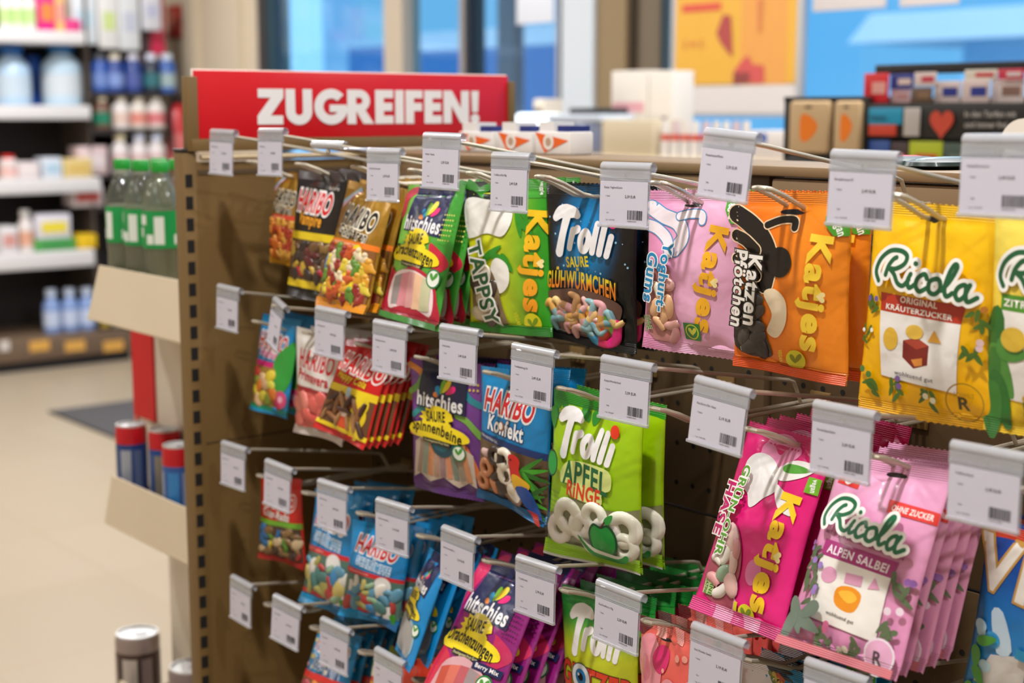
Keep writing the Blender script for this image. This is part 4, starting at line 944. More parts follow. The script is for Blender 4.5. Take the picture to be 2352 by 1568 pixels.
b.part('parrot_print').poly('f0efe6', [(.5, .6), (.57, .575), (.62, .6), (.58, .66)], 4).poly('c9201c', [(.54, .585), (.62, .565), (.7, .6), (.7, .68), (.8, .76), (.7, .8), (.58, .76), (.56, .68)], 4).poly('3a302a', [(.51, .62), (.55, .615), (.53, .665), (.505, .65)], 3).poly('e8b41c', [(.58, .72), (.66, .7), (.83, .74), (.8, .79), (.68, .82), (.6, .8)], 4).poly('1c4a9a', [(.62, .8), (.8, .77), (.92, .88), (.98, .96), (.8, .92)], 3).poly('b8281c', [(.78, .92), (.92, .93), (.98, 1), (.9, .99)]).ell('15110f', .58, .605, .012)
b.under().part('bottom_band').poly('0f6aa8', [(0, .93), (.75, .93), (1, .98), (1, 1), (0, 1)])
b.done('confect', 'blue liquorice confectionery bag', 'blue confectionery bag with red parrot and coconut print', 2, .024)
b = Bag('rings', .013, 26, .005).body(film('a6d208', '90c206', 'v', 0, 1, .3))
b.part('top_leaves').rect('37a02c', 0, .0, 1, .085)
for u, v, L, ro in ((.05, .09, .25, 110), (.12, .06, .2, 60), (.4, .1, .16, 60), (.5, .11, .16, 100), (.02, .17, .2, 90)): b.leaf('2c8a2c', u, v, L, .09, ro)
b.part('original_ribbon').poly('1f6a34', [(.05, .115), (.3, .09), (.31, .135), (.07, .165)]).text('DAS ORIGINAL', .18, .112, .2, .03, 'd8dc4a', -8, .02).text('ORIGINAL', .18, .138, .18, .035, 'eef0e6', -8, .03)
b.part('window').poly(film('7d8054', rough=.22), [(.02, .74), (.17, .72), (.16, .65), (.4, .6), (.66, .635), (.84, .63), (1, .6), (1, .92), (.02, .91)])
b.sweets([(.0, .72), (.18, .72), (.18, .63), (.45, .6), (.98, .6), (1, .93), (.0, .93)], 26, ['f2ece2', 'f6f2ea', 'e8e6d2'], .25, 'ring', .0055, name='apple_rings', rough=.75)
b.film_over([(.02, .74), (.17, .72), (.16, .65), (.4, .6), (.66, .635), (.84, .63), (1, .6), (1, .92), (.02, .91)], lift=.0066)
b.over(.007)
b.part('apple_print').poly('0f4a24', [(.55, .79), (.6, .715), (.68, .725), (.76, .71), (.83, .78), (.82, .88), (.72, .92), (.6, .9)], 5).poly('1f8f38', [(.57, .79), (.61, .73), (.68, .74), (.75, .725), (.81, .785), (.8, .87), (.71, .905), (.61, .885)], 5).leaf('2f9a3c', .76, .675, .12, .06, -50).stroke('4a2a1c', [(.69, .73), (.72, .695)], .015)
b.part('apple_slice_print').poly('1f8f38', [(.43, .81), (.6, .875), (.8, .9), (.92, .88), (.9, .93), (.74, .945), (.55, .91)], 4).poly('e4e9dc', [(.47, .825), (.6, .87), (.8, .893), (.89, .885), (.8, .915), (.6, .895)], 4)
b.part('small_apple_print').ell('0f4a24', .1, .42, .075, .12).ell('259a44', .1, .42, .062, .105).stroke('4a2a1c', [(.1, .35), (.08, .31)], .012)
b.under(); trolli(b, .43, .245, .68, .44, 'e83a1c')
b.part('flavour_backing').poly('d9e68a', [(.16, .47), (.25, .4), (.45, .375), (.72, .395), (.75, .5), (.66, .54), (.63, .615), (.3, .595), (.27, .53), (.17, .53)], 4)
b.part('flavour_lettering').text('APFEL', .46, .455, .52, .21, '10643a', 3, .05, arc=.03).text('RiNGE', .45, .56, .38, .15, 'dc3a1c', 4, .045)
b.part('small_print')
for k in range(5): b.text(['natürliche Farben', '15% Apfelsaft', 'fettfrei', 'laktosefrei', 'glutenfrei'][k], .1, .6 + .03 * k, .13, .02, '3f6a1c', 4, .005)
b.part('grass_print')
for u, v in ((.06, .9), (.1, .9), (.16, .91), (.2, .92), (.86, .93), (.9, .93), (.94, .925)): b.leaf('3f8a1c', u, v, .1, .02, 80)
b.part('bottom_band').rect('93c81a', 0, .905, 1, .985).rect('c9cbc4', 0, .985, 1, 1)
b.done('rings', 'lime apple ring bag', 'lime apple ring bag with white logo and white ring sweets', 1, .034)
# magenta bag
b = Bag('bunny', .011, 27, .004).body(film('d4106e', 'e0187a', 'v', 0, 1))
b.part('pale_spot_print', True).poly('e58ab4', [(.3, .05), (.5, .02), (.7, .1), (.5, .2), (.3, .16)], 5).ell('e27aac', .62, .72, .08, .1).ell('e58ab4', .38, .92, .14, .1)
b.part('white_leaf_print').poly('dfdcd8', [(.15, .2), (.32, .14), (.52, .2), (.6, .3), (.5, .36), (.38, .42), (.3, .36), (.2, .32)], 5).poly('e6e2de', [(.5, .2), (.7, .13), (.92, .14), (.8, .21), (.6, .25)], 4).leaf('4f9a34', .72, .175, .3, .07, -6).poly('e6e2de', [(.58, .27), (.78, .33), (.84, .4), (.68, .38)], 4)
b.part('window').poly(film('a34a5c', rough=.25), [(.1, .62), (.28, .52), (.42, .6), (.48, .72), (.46, .84), (.42, .94), (.08, .88)], 4)
b.sweets([(.08, .62), (.28, .52), (.42, .6), (.5, .74), (.48, .94), (.06, .88)], 22, ['e0b4ac', 'e8c8c0', 'd99a9a', '8fa88a', 'ece4da'], .17, ['blob', 'bean'], .0038)
b.over(.005).part('flavour_lettering').text('GRÜN-OHR', .25, .46, .72, .12, '5a9a34', 92, .04, [('f2ece8', .07)]).text('HASE', .12, .46, .42, .14, 'c2106a', 92, .04, [('f2ece8', .07)])
b.under(); katjes(b, .74, .6, .92, .27, 'f4c81c', 92)
b.part('vegan_tag').rect('6fb02a', .88, .19, 1, .27).text('vegan', .94, .23, .1, .05, 'f3f3ea', 85, .03).ell('d9d01c', .62, .93, .075).leaf('7a8a1c', .6, .925, .08, .035, 60).leaf('7a8a1c', .64, .92, .08, .035, 125).rect('d9d01c', .49, .885, .53, .955)
b.part('gelatine_note').rect('b8c48a', .1, .8, .22, .9).text('OHNE', .19, .85, .16, .05, '3f7a2a', 90, .04).text('GELATINE', .13, .85, .16, .035, '3f7a2a', 90, .02)
b.part('bottom_band').rect('e0458c', 0, .93, 1, 1).poly('ee9cc0', [(.3, .93), (.5, .93), (.48, 1), (.3, 1)]).poly('ee9cc0', [(.6, .93), (.78, .93), (.75, 1), (.62, 1)])
b.done('bunny', 'magenta foam gum bag', 'magenta foam gum bag with white leaf print and yellow lettering', 5, .024)
# pink herb sweets
b = Bag('sage', .011, 28, .004).body(film('df9cc0', 'd98cb4', 'v', 0, 1.))
b.part('red_tag').poly('d8342c', [(.06, .06), (.28, .08), (.27, .17), (.05, .15)]).text('ZUCKERFREI', .16, .1, .17, .03, 'f2dcd8', 4, .015).leaf('f2dcd8', .15, .14, .06, .03, 40).leaf('f2dcd8', .19, .14, .06, .03, 140)
b.part('sugar_free_ribbon').poly('d8342c', [(.58, .19), (1, .21), (1, .27), (.6, .255)]).text('OHNE ZUCKER', .8, .233, .34, .045, 'f4e6e2', 3, .03)
b.part('small_print').text('MIT SCHWEIZER ALPENKRÄUTERN', .48, .425, .74, .035, '8a3a6a', 6, .012)
b.part('flavour_band').poly('a83278', [(.14, .44), (.82, .475), (.8, .555), (.13, .52)]).text('ALPEN SALBEI', .47, .5, .58, .065, 'f3e6ee', 5, .035)
b.part('white_panel').poly('ebe6de', [(.13, .52), (.8, .555), (.78, .86), (.17, .83)])
b.part('sweet_print').poly('e8901c', [(.38, .66), (.5, .64), (.6, .67), (.57, .75), (.47, .76), (.38, .73)], 3).poly('f4b83a', [(.4, .68), (.5, .66), (.57, .69), (.5, .72)], 3)
b.part('wrapped_sweets_print').ell('d99ab8', .27, .61, .08, .06).rect('d99ab8', .43, .58, .58, .63).poly('d99ab8', [(.64, .63), (.68, .57), (.74, .62)])
b.part('slogan').text('wohltuend gut', .46, .795, .26, .035, '4a4038', 5, .01)
for k, (u, v, r, f) in enumerate(((.08, .52, .1, '8a6ab0'), (.1, .62, .13, '9a7ac0'), (.12, .72, .13, '9a7ac0'), (.9, .6, .13, '8a5aa0'), (.88, .76, .14, 'e4d0dc'), (.36, .91, .13, 'c9608a'), (.6, .94, .12, 'e9e2d0'))): b.part('herb_print'); sprig(b, u, v, r, f, '5a6a4a', 6, 20 + k)
b.part('herb_print')
for u, v, L, ro in ((.1, .84, .3, 60), (.2, .86, .28, 20), (.06, .9, .26, 100), (.22, .8, .2, 140)): b.leaf('6a7a6c', u, v, L, .1, ro)
b.part('round_seal').ell('e3d4dc', .86, .92, .13).ell('d9a2c0', .86, .92, .115).text('R', .86, .925, .08, .09, '4a3a44', 0, .04)
b.part('bottom_band').rect('d97a84', 0, .955, 1, 1)
ricola(b, .5, .335, .78, .27, 5, '1d6a44')
b.done('sage', 'pink sage sweet bag', 'pink sage sweet bag with green script and white panel', 4, .018)
b = Bag('mint', .012, 29, .004).body(film('0f44a0', '2a8ad0', 'v', .1, .6))
b.part('top_band').rect('e0482c', 0, .02, 1, .085)
b.part('brand_lettering').text('VIVIL', .48, .22, 1.05, .36, 'ebe6dc', 4, .06, [('c99a4a', .035)])
b.part('ice_print').poly('dcd8d4', [(.16, .62), (.4, .56), (1, .62), (1, 1), (0, 1), (.06, .8)]).poly('c8e0f0', [(.12, .42), (.2, .4), (.3, .56), (.2, .6)], 3).poly('a8cdea', [(.4, .45), (.5, .42), (.52, .56), (.42, .56)], 3)
for k in range(14): b.ell(['bfe4f4', '3aa2dc', '7ac4ea'][k % 3], b.rnd.uniform(.0, .2), b.rnd.uniform(.5, .98), b.rnd.uniform(.02, .06))
for u, v, ro in ((.12, .56, -30), (.06, .66, 80), (.1, .75, 60), (.05, .85, 90)): b.leaf('4fa23a', u, v, .16, .07, ro)
b.part('flavour_lettering').poly('1c93c4', [(.33, .53), (1, .56), (1, .61), (.33, .58)]).text('OHNE ZUCKER', .68, .57, .5, .05, 'd8ecf4', 3, .02).text('EXTRA', .66, .67, .5, .15, '1c2452', 4, .05).text('STARK', .66, .77, .5, .15, '1c2452', 4, .05).text('HALSBONBONS', .66, .84, .5, .05, '6a5a54', 4, .03)
b.part('ribbon').poly('12307c', [(.22, .87), (1, .9), (1, .95), (.22, .915)]).text('MIT VITAMIN C', .66, .91, .4, .035, 'c8d4ea', 3, .02)
b.done('mint', 'blue throat sweet bag', 'blue and white mint throat sweet bag, at the picture edge', 1, .03)

# --- third row -----------------------------------------------------
b = Bag('colorado', .009, 31, .005).body(film('cf2018', rough=.3))
haribo(b, .26, .74, .26, 'd8141c', 'f0e4de', .52)
b.part('flavour_lettering').text('Color-Rado', .45, .42, .62, .15, 'f2ece6', 5, .045, [('8a1414', .04)])
b.part('print_band').rect('6fae2c', 0, .49, 1, .55)
b.part('window').rect(film('4a3424', rough=.25), .02, .55, .98, .93)
b.sweets([(.02, .55), (.98, .55), (.98, .93), (.02, .93)], 26, ['7a5a34', '3a2418', 'd8c23a', '8a6a40', 'c9b08a', 'a02c28', '5a8a2c', '2a6aa0'], .17, ['blob', 'bean'])
b.part('bottom_band').rect('b8201c', 0, .94, 1, 1)
b.done('colorado', 'small red mixed sweets bag', 'small red mixed sweets bag with green band, alone on its peg', 0)
def blue_bag(key, seed, short, label, n, gap):
    b = Bag(key, .010, seed, .008).body(film('1590d2', '0f80c0', 'v', 0, .5, .3))
    haribo(b, .24, .72, .26, 'd02430', 'eef0f2', .5, 5)
    b.part('flavour_lettering').text('SCHLÜMPFE', .48, .405, .6, .15, '3a9ad0', 7, .045, [('eef2f6', .08)])
    b.part('print_band').poly('d8242c', [(0, .48), (1, .5), (1, .55), (0, .53)]).text('Fruchtgummi', .25, .51, .35, .03, 'f4dcd8', 2, .015)
    b.part('window').rect(film('4f7468', rough=.22), .0, .535, 1, .9)
    b.sweets([(.0, .545), (1, .55), (1, .9), (0, .9)], 24, ['3a7fae', '5a90a8', 'c9b86a', 'd9d4c8', 'a8a058', '4a7a74', 'b03a34', '8fae8a'], .19, ['blob', 'bean'])
    b.part('blue_white_drops_print').ell('eceae6', .68, .59, .14, .13).ell('1b86bc', .68, .69, .15, .14).ell('1b86bc', .7, .79, .12, .14).ell('eceae6', .6, .86, .11, .08).ell('eceae6', .82, .86, .1, .12)
    b.part('red_strip').poly('c8242c', [(0, .86), (.55, .87), (.55, .9), (0, .9)])
    b.part('bottom_band').rect(film('12a0e0', '0f70b0', 'u', 0, 1), 0, .91, 1, 1).leaf('3f9a2c', .9, .9, .16, .1, 70)
    b.done(key, short, label, n, gap)
blue_bag('blue_back', 32, 'light blue gum bag near panel', 'light blue gum bag partly behind its wider-showing neighbour', 4, .022)
blue_bag('blue', 33, 'light blue gum bag with red band', 'light blue gum bag with red band and blue white drops', 5, .02)
b = Bag('blue_lean', .011, 34, .003).body(film('1592d4', '0f86c8', 'u', 0, 1.))
b.part('window').poly('9ab8c4', [(.1, .62), (.5, .58), (.84, .66), (.86, .86), (.5, .96), (.1, .86)], 4).poly(film('a9a6a4', rough=.5), [(.16, .65), (.5, .61), (.78, .68), (.8, .85), (.5, .93), (.16, .84)], 4)
hitschies(b, 0, 0, 'Drachenzungen', 3)
vegan_badge(b, .88, .66, .09)
b.done('blue_lean', 'bright blue sour strip bag', 'bright blue sour strip bag turned and leaning outwards', 3, .026)
b = Bag('dragon_berry', .011, 35, .004).body(film('a3187c', '8a1470', 'u', 0, 1.))
b.part('tongue_print', True).poly('e0306a', [(.0, .06), (.2, .02), (.16, .14), (.05, .3), (.0, .3)], 4).poly('c8285c', [(.72, .42), (.95, .48), (.98, .56), (.75, .66), (.86, .55)], 4).poly('d92a4c', [(.0, .58), (.2, .6), (.26, .66), (.2, .85), (.0, .9)], 4)
hitschies(b, 0, 0, 'Drachenzungen', 4)
b.part('window_border').poly('d9a8ae', [(.18, .68), (.45, .6), (.8, .68), (.92, .8), (.88, .92), (.5, .88), (.12, .92)], 4)
b.part('sour_strips')
for k, c in enumerate(('c9503c', 'd9705c', 'c05a62', '9a8a8c', 'b8807a')): b.poly(film(c, rough=.65), [(.19 + .13 * k, .69 - .04 * math.sin(PI * k / 5)), (.32 + .13 * k, .69 - .04 * math.sin(PI * (k + 1) / 5)), (.33 + .13 * k, .885), (.17 + .13 * k, .895)])
b.part('berry_mix_tag').poly('15204f', [(.6, .6), (.98, .615), (.97, .665), (.6, .65)]).text('Berry Mix', .79, .633, .3, .055, 'f0ecec', 4, .03)
vegan_badge(b, .82, .73, .1)
b.part('dot_pattern')
for i in range(6):
    for j in range(7): b.ell('4a0f44', .82 + .03 * i, .22 + .03 * j, .009)
b.done('dragon_berry', 'purple berry sour strip bag', 'purple berry sour strip bag tilted out below the blue one', 5, .028)
b = Bag('eye', .012, 36, .005).body(film('2f9f3c', 'c3cc22', 'v', .16, .42))
b.part('top_leaves').poly('1f8a34', [(0, 0), (1, 0), (1, .1), (.5, .13), (0, .1)])
trolli(b, .5, .27, .72, .48, 'e0187c')
b.part('flavour_lettering').text('GL TZER', .5, .57, .98, .26, 'd93a1c', 4, .05, [('5a1a0c', .03)]).text('ORIGINAL', .52, .7, .45, .07, '1f6a2c', 5, .04)
b.part('eyeball_sweet_print').ell('2a3a4a', .33, .555, .145).ell('dfe4e8', .33, .555, .135).ell('1c7ab8', .33, .55, .08).ell('0b0f16', .33, .55, .04).ell('f4f6f8', .3, .535, .015)
b.part('bottom_band').rect('e06a1c', 0, .78, 1, .86)
b.done('eye', 'green and yellow eyeball gum bag', 'green and yellow gum bag with eyeball sweet and red lettering', 6, .028)
b = Bag('coral', .010, 37, .005).body(film('e8685c', 'e2544e', 'v', 0, .6))
b.part('top_pattern').poly('6a1c24', [(0, .0), (.2, .0), (.22, .06), (.1, .12), (0, .13)]).poly('f0a49c', [(.3, .0), (.5, .0), (.52, .1), (.32, .1)]).poly('f0a49c', [(.65, .0), (.85, .0), (.86, .1), (.68, .1)])
b.part('pink_spot_print', True).ell('e8909c', .25, .32, .28, .34).ell('dd7c8c', .2, .33, .13, .14).ell('d8246c', .5, .24, .13, .15).ell('e8909c', .68, .52, .2, .26).ell('d8246c', .24, .6, .24, .2)
for k in range(9): b.ell('f0a090', b.rnd.uniform(.55, .95), b.rnd.uniform(.15, .6), b.rnd.uniform(.02, .05))
b.part('flavour_lettering').text('FRED', .12, .72, .4, .16, 'f2e6e2', 92, .05, [('c8244c', .05)])
b.done('coral', 'coral pink foam gum bag', 'coral pink gum bag with pale pink round spots', 5, .03)
b = Bag('wonder', .011, 38, .005).body(film('1580b0', '0f6a9a', 'v', 0, .6))
b.part('white_wave_print', True).poly('d9d4d0', [(0, .02), (.3, .02), (.5, .1), (.7, .3), (.4, .34), (0, .26)], 4).poly('12202c', [(.3, .0), (.5, .03), (.8, .16), (.9, .3), (.7, .26), (.45, .12)], 4)
b.part('rainbow_print')
for k, c in enumerate(('6a7a3a', 'c9a83a', 'b8502c')): b.stroke(c, [(.36 + .05 * k, .06), (.5 + .05 * k, .14), (.6 + .05 * k, .26)], .05)
b.part('vegan_tag').rect('4f9a2c', .84, .0, 1, .14).text('vegan', .92, .08, .14, .08, 'f3f3ea', 70, .03)
b.done('wonder', 'teal and white gum bag', 'teal and white gum bag with rainbow stripes under the magenta bag', 4, .028)
# --- bottom row ----------------------------------------------------
b = Bag('pico', .010, 41, .005).body(film('1c96cc', '1280ba', 'u', 0, 1))
haribo(b, .22, .74, .27, 'd02430', 'eef0f2', .5, 6)
b.part('flavour_lettering').text('Pico-Balla', .47, .41, .7, .18, '3a5a8a', 8, .04, [('d4e0ec', .075)])
b.part('ball_prints')
for k in range(16): b.ell(['e0d48a', 'e0a4b0', 'e6d9c8', 'd9c05a'][k % 4], b.rnd.uniform(.02, .98), b.rnd.uniform(.06, .5), .035)
b.part('print_band').rect('d8302c', 0, .49, 1, .56)
b.part('window').rect(film('7a5a34', rough=.25), 0, .56, 1, .93)
b.sweets([(0, .56), (1, .56), (1, .93), (0, .93)], 20, ['d9802c', 'd8c03a', '6a9a3a', 'c84a5c', '4a8ab0'], .18, 'blob')
b.done('pico', 'blue bag with little ball prints', 'blue gum bag with ball prints on the lowest row', 4, .02)
b = Bag('redmix', .010, 42, .005).body(film('d9442a', 'c8301c', 'v', 0, 1))
b.part('top_pattern').poly('9ab02c', [(0, 0), (.5, 0), (.6, .12), (.3, .2), (0, .22)]).poly('d8d0b8', [(.0, .16), (.3, .14), (.36, .22), (0, .26)]).rect('e0a43a', 0, .3, .2, .45)
b.done('redmix', 'orange red sweets bag', 'orange red sweets bag with green top on the lowest row', 3, .024)
# ------------------------------------------------------------------ cardboard display beside the gondola end
KRAFT = mat('d3c3a8', .8, bump=.03, bscale=200, name='cream_cardboard')
dsp = empty('cardboard_display', (-.3, -.1, 0)); tag(dsp, 'cream cardboard floor display with three trays beside the slotted brown post', 'display')
def rel(p): return (p[0] + .3, p[1] + .1, p[2])
def tray(zb, zt_, x0, x1=-.04, yf=-.235, bottom_out=.02):
    mb = MB(); yb = .16
    f = [(x0, yf - bottom_out, zb), (x1, yf - bottom_out, zb), (x1, yf, zt_), (x0 + .012, yf, zt_)]; t = .004
    vs = f + [(x, y + t, z) for x, y, z in f]; mb.add([rel(v) for v in vs], [(0, 1, 2, 3), (7, 6, 5, 4), (0, 4, 5, 1), (1, 5, 6, 2), (2, 6, 7, 3), (3, 7, 4, 0)], KRAFT)
    mb.box(rel((x0, yf - bottom_out, zb)), rel((x1, yb, zb + .004)), KRAFT); mb.box(rel((x0 + .004, yf, zb)), rel((x0 + .008, yb, zt_ - .03)), KRAFT); mb.box(rel((x1 - .004, yf, zb)), rel((x1, yb, zt_ - .03)), KRAFT)
    return mb.build('tray', dsp, smooth=False)
tray(1.104, 1.197, -.493); tray(.742, .828, -.477, bottom_out=.012); tray(.36, .45, -.48)
XB = at(308, 820, Y=-.13).x; XR = at(355, 820, Y=-.13).x; XL = at(388, 1300, Y=-.13).x
mb = MB(); mb.box(rel((XB, -.13, .746)), rel((-.06, -.12, 1.1)), mat('e0d6c6', .8)); mb.box(rel((XL, -.13, 0)), rel((-.06, -.12, .746)), mat('e0d6c6', .8)); mb.build('back_board', dsp, smooth=False)
mb = MB(); mb.box(rel((XB - .002, -.134, .905)), rel((XR, -.13, 1.1)), mat('d8141c', .6)); mb.box(rel((XB - .002, -.134, .75)), rel((XB + .012, -.13, .905)), mat('d8746c', .6)); mb.build('red_stripe', dsp, smooth=False)
mb = MB()
for k in range(9): mb.box(rel((XR - .02, -.1325, .9 - .009 * k)), rel((-.07, -.1305, .9035 - .009 * k)), mat('a89c88', .8))
mb.build('printed_lines', dsp, smooth=False)
mb = MB(); mb.box(rel((-.4, -.06, 0)), rel((-.06, .16, .36)), KRAFT); mb.build('base', dsp, smooth=False)
PET = clear('dfe4d8', .15, .08, .93); LBL = mat('0f9448', .45)
def soda(x, y, z, label, rot):
    o = empty('soda_bottle', (x, y, z), rot); tag(o, label, 'bottle', 'green soda bottles in the top tray')
    mb = MB(); mb.lathe([(.026, 0), (.031, .006), (.0315, .05), (.030, .075), (.0315, .09), (.0315, .158), (.029, .175), (.02, .199), (.0135, .212), (.0135, .222)], PET, seg=20); mb.build('clear_body', o)
    mb = MB(); mb.lathe([(.0001, .004), (.028, .004), (.0295, .14), (.0285, .158), (.0001, .158)], clear('b9b48c', .05, .2, .72), seg=16); mb.build('drink', o)
    mb = MB(); mb.lathe([(.0319, .094), (.0321, .097), (.0321, .154), (.0319, .156)], LBL, seg=20); l_ = mb.build('label', o)
    mb = MB()
    for a, z0, z1, wd_ in ((-80, .088, .134, .26), (-140, .12, .136, .3), (-150, .1, .115, .22), (-20, .088, .104, .25), (-110, .088, .104, .2)):
        vs = [(.0324 * math.cos(math.radians(a) + wd_ * q), .0324 * math.sin(math.radians(a) + wd_ * q), zz) for zz in (z0 + .013, z1 + .013) for q in (-1, 0, 1)]
        mb.add(vs, [(0, 1, 4, 3), (1, 2, 5, 4)], mat('dfe6dc', .6))
    mb.build('label_print', l_)
    mb = MB(); mb.lathe([(.0146, .219), (.0149, .2195), (.0149, .235), (.013, .2375), (.0001, .2375)], mat('1d9a34', .35), seg=20); mb.build('cap', o)
sp = at(281, 375, Y=-.18); zc = sp.z - .2295
for i, (dx, dy, lb) in enumerate(((0, 0, 'soda bottle with green cap at the outer corner of the top tray'), (.072, 0, 'soda bottle with green cap, second along the front of the top tray'), (.144, 0, 'soda bottle with green cap beside the slotted post'), (-.0, .068, 'soda bottle with green cap behind the corner bottle'), (.072, .068, 'soda bottle with green cap in the back row of the top tray'))):
    soda(sp.x + dx, -.18 + dy, zc, lb, .4 * i)
bx = at(345, 352, Y=.02)
def can(nm, cat, x, y, z, r, h, cols, label, grp):
    o = empty(nm, (x, y, z), 1.0); tag(o, label, cat, grp)
    mb = MB(); n = 24; zs = [0, .004, .01, h - .012, h - .004]; rs = [r * .85, r * .97, r, r, r * .92]
    mb.lathe([(r * .85, 0), (r, .006), (r, .5 * h), (r, .8 * h)], mat(cols[0], .3, .35), seg=n); mb.build('printed_body', o)
    mb = MB(); mb.lathe([(r, .8 * h), (r, h - .012), (r * .93, h - .003)], mat(cols[1], .3, .3), seg=n); mb.build('shoulder_band', o)
    mb = MB(); mb.lathe([(r * .93, h - .003), (r * .94, h), (r * .88, h), (r * .86, h - .004), (.0001, h - .004)], mat('d2d3d4', .4, .45), seg=n); mb.lathe([(.0001, h - .003), (r * .3, h - .003), (r * .3, h - .002), (.0001, h - .002)], mat('b4b5b7', .4, .5), (r * .15, 0, 0), seg=12); mb.build('lid', o)
    mb = MB()
    for a, w_, c in ((200, .3, cols[2]), (255, .35, cols[3]), (300, .25, cols[2])):
        vs = [(r * 1.012 * math.cos(math.radians(a) + w_ * q), r * 1.012 * math.sin(math.radians(a) + w_ * q), zz) for zz in (.08 * h, .74 * h) for q in (-1, -.33, .33, 1)]
        mb.add(vs, [(k, k + 1, k + 5, k + 4) for k in range(3)], mat(c, .35, .3))
    mb.build('print', o)
c0 = at(300, 972, Y=-.19)
can('drink_can', 'can', c0.x, -.19, .747, .0275, c0.z - .747, ('2c4a8c', 'c8202a', '6a7a9c', 'aab2c0'), 'slim blue and red drink can alone at the tray corner', 'slim drink cans')
c1 = at(376, 966, Y=-.163); can('drink_can', 'can', c1.x, -.163, .747, .0275, c0.z - .747, ('22509c', 'c8202a', '7a8ab0', '8a8478'), 'slim blue and red drink can half behind the post-side can', 'slim drink cans')
c2 = at(408, 985, Y=-.2); can('drink_can', 'can', c2.x, -.2, .747, .0275, c0.z - .747, ('3a62ac', 'c8202a', '8a9ac0', '3f8ad0'), 'slim blue and red drink can touching the slotted post', 'slim drink cans')
t0 = at(315, 1450, Y=-.18); can('food_tin', 'tin', t0.x, -.18, .365, .0405, t0.z - .365, ('4a3a36', '9a8a86', '8a7a78', 'c0b8b4'), 'dark printed tin with silver lid near the picture bottom', 'tins in the lowest tray')
t1 = at(437, 1432, Y=-.18); can('food_tin', 'tin', t1.x, -.18, .365, .0405, t0.z - .365, ('3a2e2c', '8a7a78', '6a5a5c', '9a8a88'), 'dark printed tin half hidden by the slotted post', 'tins in the lowest tray')

# ------------------------------------------------------------------ goods on the gondola top and the far counter
def carton(nm, label, cat, a, b, col, group=None, extra=None, bev=.003):
    c = ((a[0] + b[0]) / 2, (a[1] + b[1]) / 2, a[2]); o = empty(nm, c); tag(o, label, cat, group)
    A = tuple(a[i] - c[i] for i in range(3)); B = tuple(b[i] - c[i] for i in range(3))
    mb = MB(); mb.rbox(A, B, mat(col, .6), min(bev, .2 * min(B[i] - A[i] for i in range(3)))); mb.build('carton', o)
    if extra: extra(o, A, B)
    return o
def tri_art(o, A, B):
    W_, H_ = B[0] - A[0], B[2] - A[2]; y = A[1] - .0006
    mb = MB(); mb.add([(A[0] + .02 * W_, y, A[2] + H_ * .97), (A[0] + W_ * .98, y, A[2] + H_ * .62), (A[0] + .3 * W_, y, A[2] + .08 * H_)], [(0, 2, 1)], mat('e8641c', .5)); mb.build('orange_triangle', o, smooth=False)
    mb = MB(); mb.lathe([(.0001, 0), (.011, 0), (.011, .0005), (.0001, .0005)], mat('e9e4dc', .6), seg=16); mb.lathe([(.0001, .0006), (.006, .0006), (.006, .0009), (.0001, .0009)], mat('b89a80', .6), seg=12)
    mb.v = [(A[0] + .42 * W_ + x, y - .0004 - z, A[2] + .55 * H_ + yy) for x, yy, z in mb.v]; mb.build('round_mark', o)
    mb = MB(); mb.box((B[0] - .4 * W_, A[1] + .004, B[2]), (B[0] - .05 * W_, B[1] - .004, B[2] + .008), mat('1c2c74', .5)); mb.box((A[0] + .08 * W_, A[1] + .004, B[2]), (A[0] + .5 * W_, B[1] - .004, B[2] + .013), mat('e6e4e2', .5)); mb.build('top_flap', o, smooth=False)
for i, (x0, x1) in enumerate(((1052, 1130), (1143, 1220), (1228, 1308))):
    a, b = bxY(x0, 302, x1, 352, .065, .045); a = (a[0], a[1], HT)
    carton('plaster_box', ['white box with orange triangle nearest the red sign', 'white box with orange triangle, middle of the three on the deck', 'white box with orange triangle beside the clear plastic bin'][i], 'box', a, b, 'e4e0dc', 'orange triangle boxes on the top deck', tri_art)
def mark(px0, py0, px1, py1, col):
    def f(o, A, B):
        W_, H_ = B[0] - A[0], B[2] - A[2]; mb = MB()
        mb.box((A[0] + px0 * W_, A[1] - .0015, B[2] - py1 * H_), (A[0] + px1 * W_, A[1] + .001, B[2] - py0 * H_), mat(col, .6)); mb.build('print', o, smooth=False)
    return f
# chips packets lying on the deck
for i, (x0, x1, c, c2, lb) in enumerate(((1985, 2120, '1d3f38', 'd0202a', 'dark green snack packet lying on the deck behind the tags'), (2100, 2232, '20302c', '6a8a90', 'dark grey snack packet with tan end lying on the deck'))):
    p, q = at(x0, 378, Y=.05), at(x1, 376, Y=.05); o = empty('snack_packet', ((p.x + q.x) / 2, .06, HT)); tag(o, lb, 'snack packet')
    mb = MB(); Lh = (q.x - p.x) / 2; mb.lathe([(.0001, 0), (.7, .0), (1, .004), (.97, .008), (.7, .011), (.0001, .012)], mat(c, .4, coat=.2), seg=20)
    mb.v = [(x * Lh, y * .06, z) for x, y, z in mb.v]; mb.build('packet_film', o)
    mb = MB(); mb.lathe([(.9, .0062), (.8, .0102), (.55, .0116), (.0001, .0122)], mat(c2, .4, coat=.2), seg=16); mb.v = [(x * Lh * .5 - .1 * Lh, y * .0595, z + .0006) for x, y, z in mb.v]; mb.build('printed_patch', o)
o = empty('round_cardboard_header', tuple(at(2349, 330, Y=-.16))); tag(o, 'white round cardboard header peeking over the last price tag', 'cardboard header')
mb = MB(); mb.lathe([(.0001, 0), (.021, 0), (.021, .0012), (.0001, .0012)], mat('e2d9cd', .8), seg=28); mb.v = [(x, -z, y) for x, y, z in mb.v]; mb.build('disc', o)
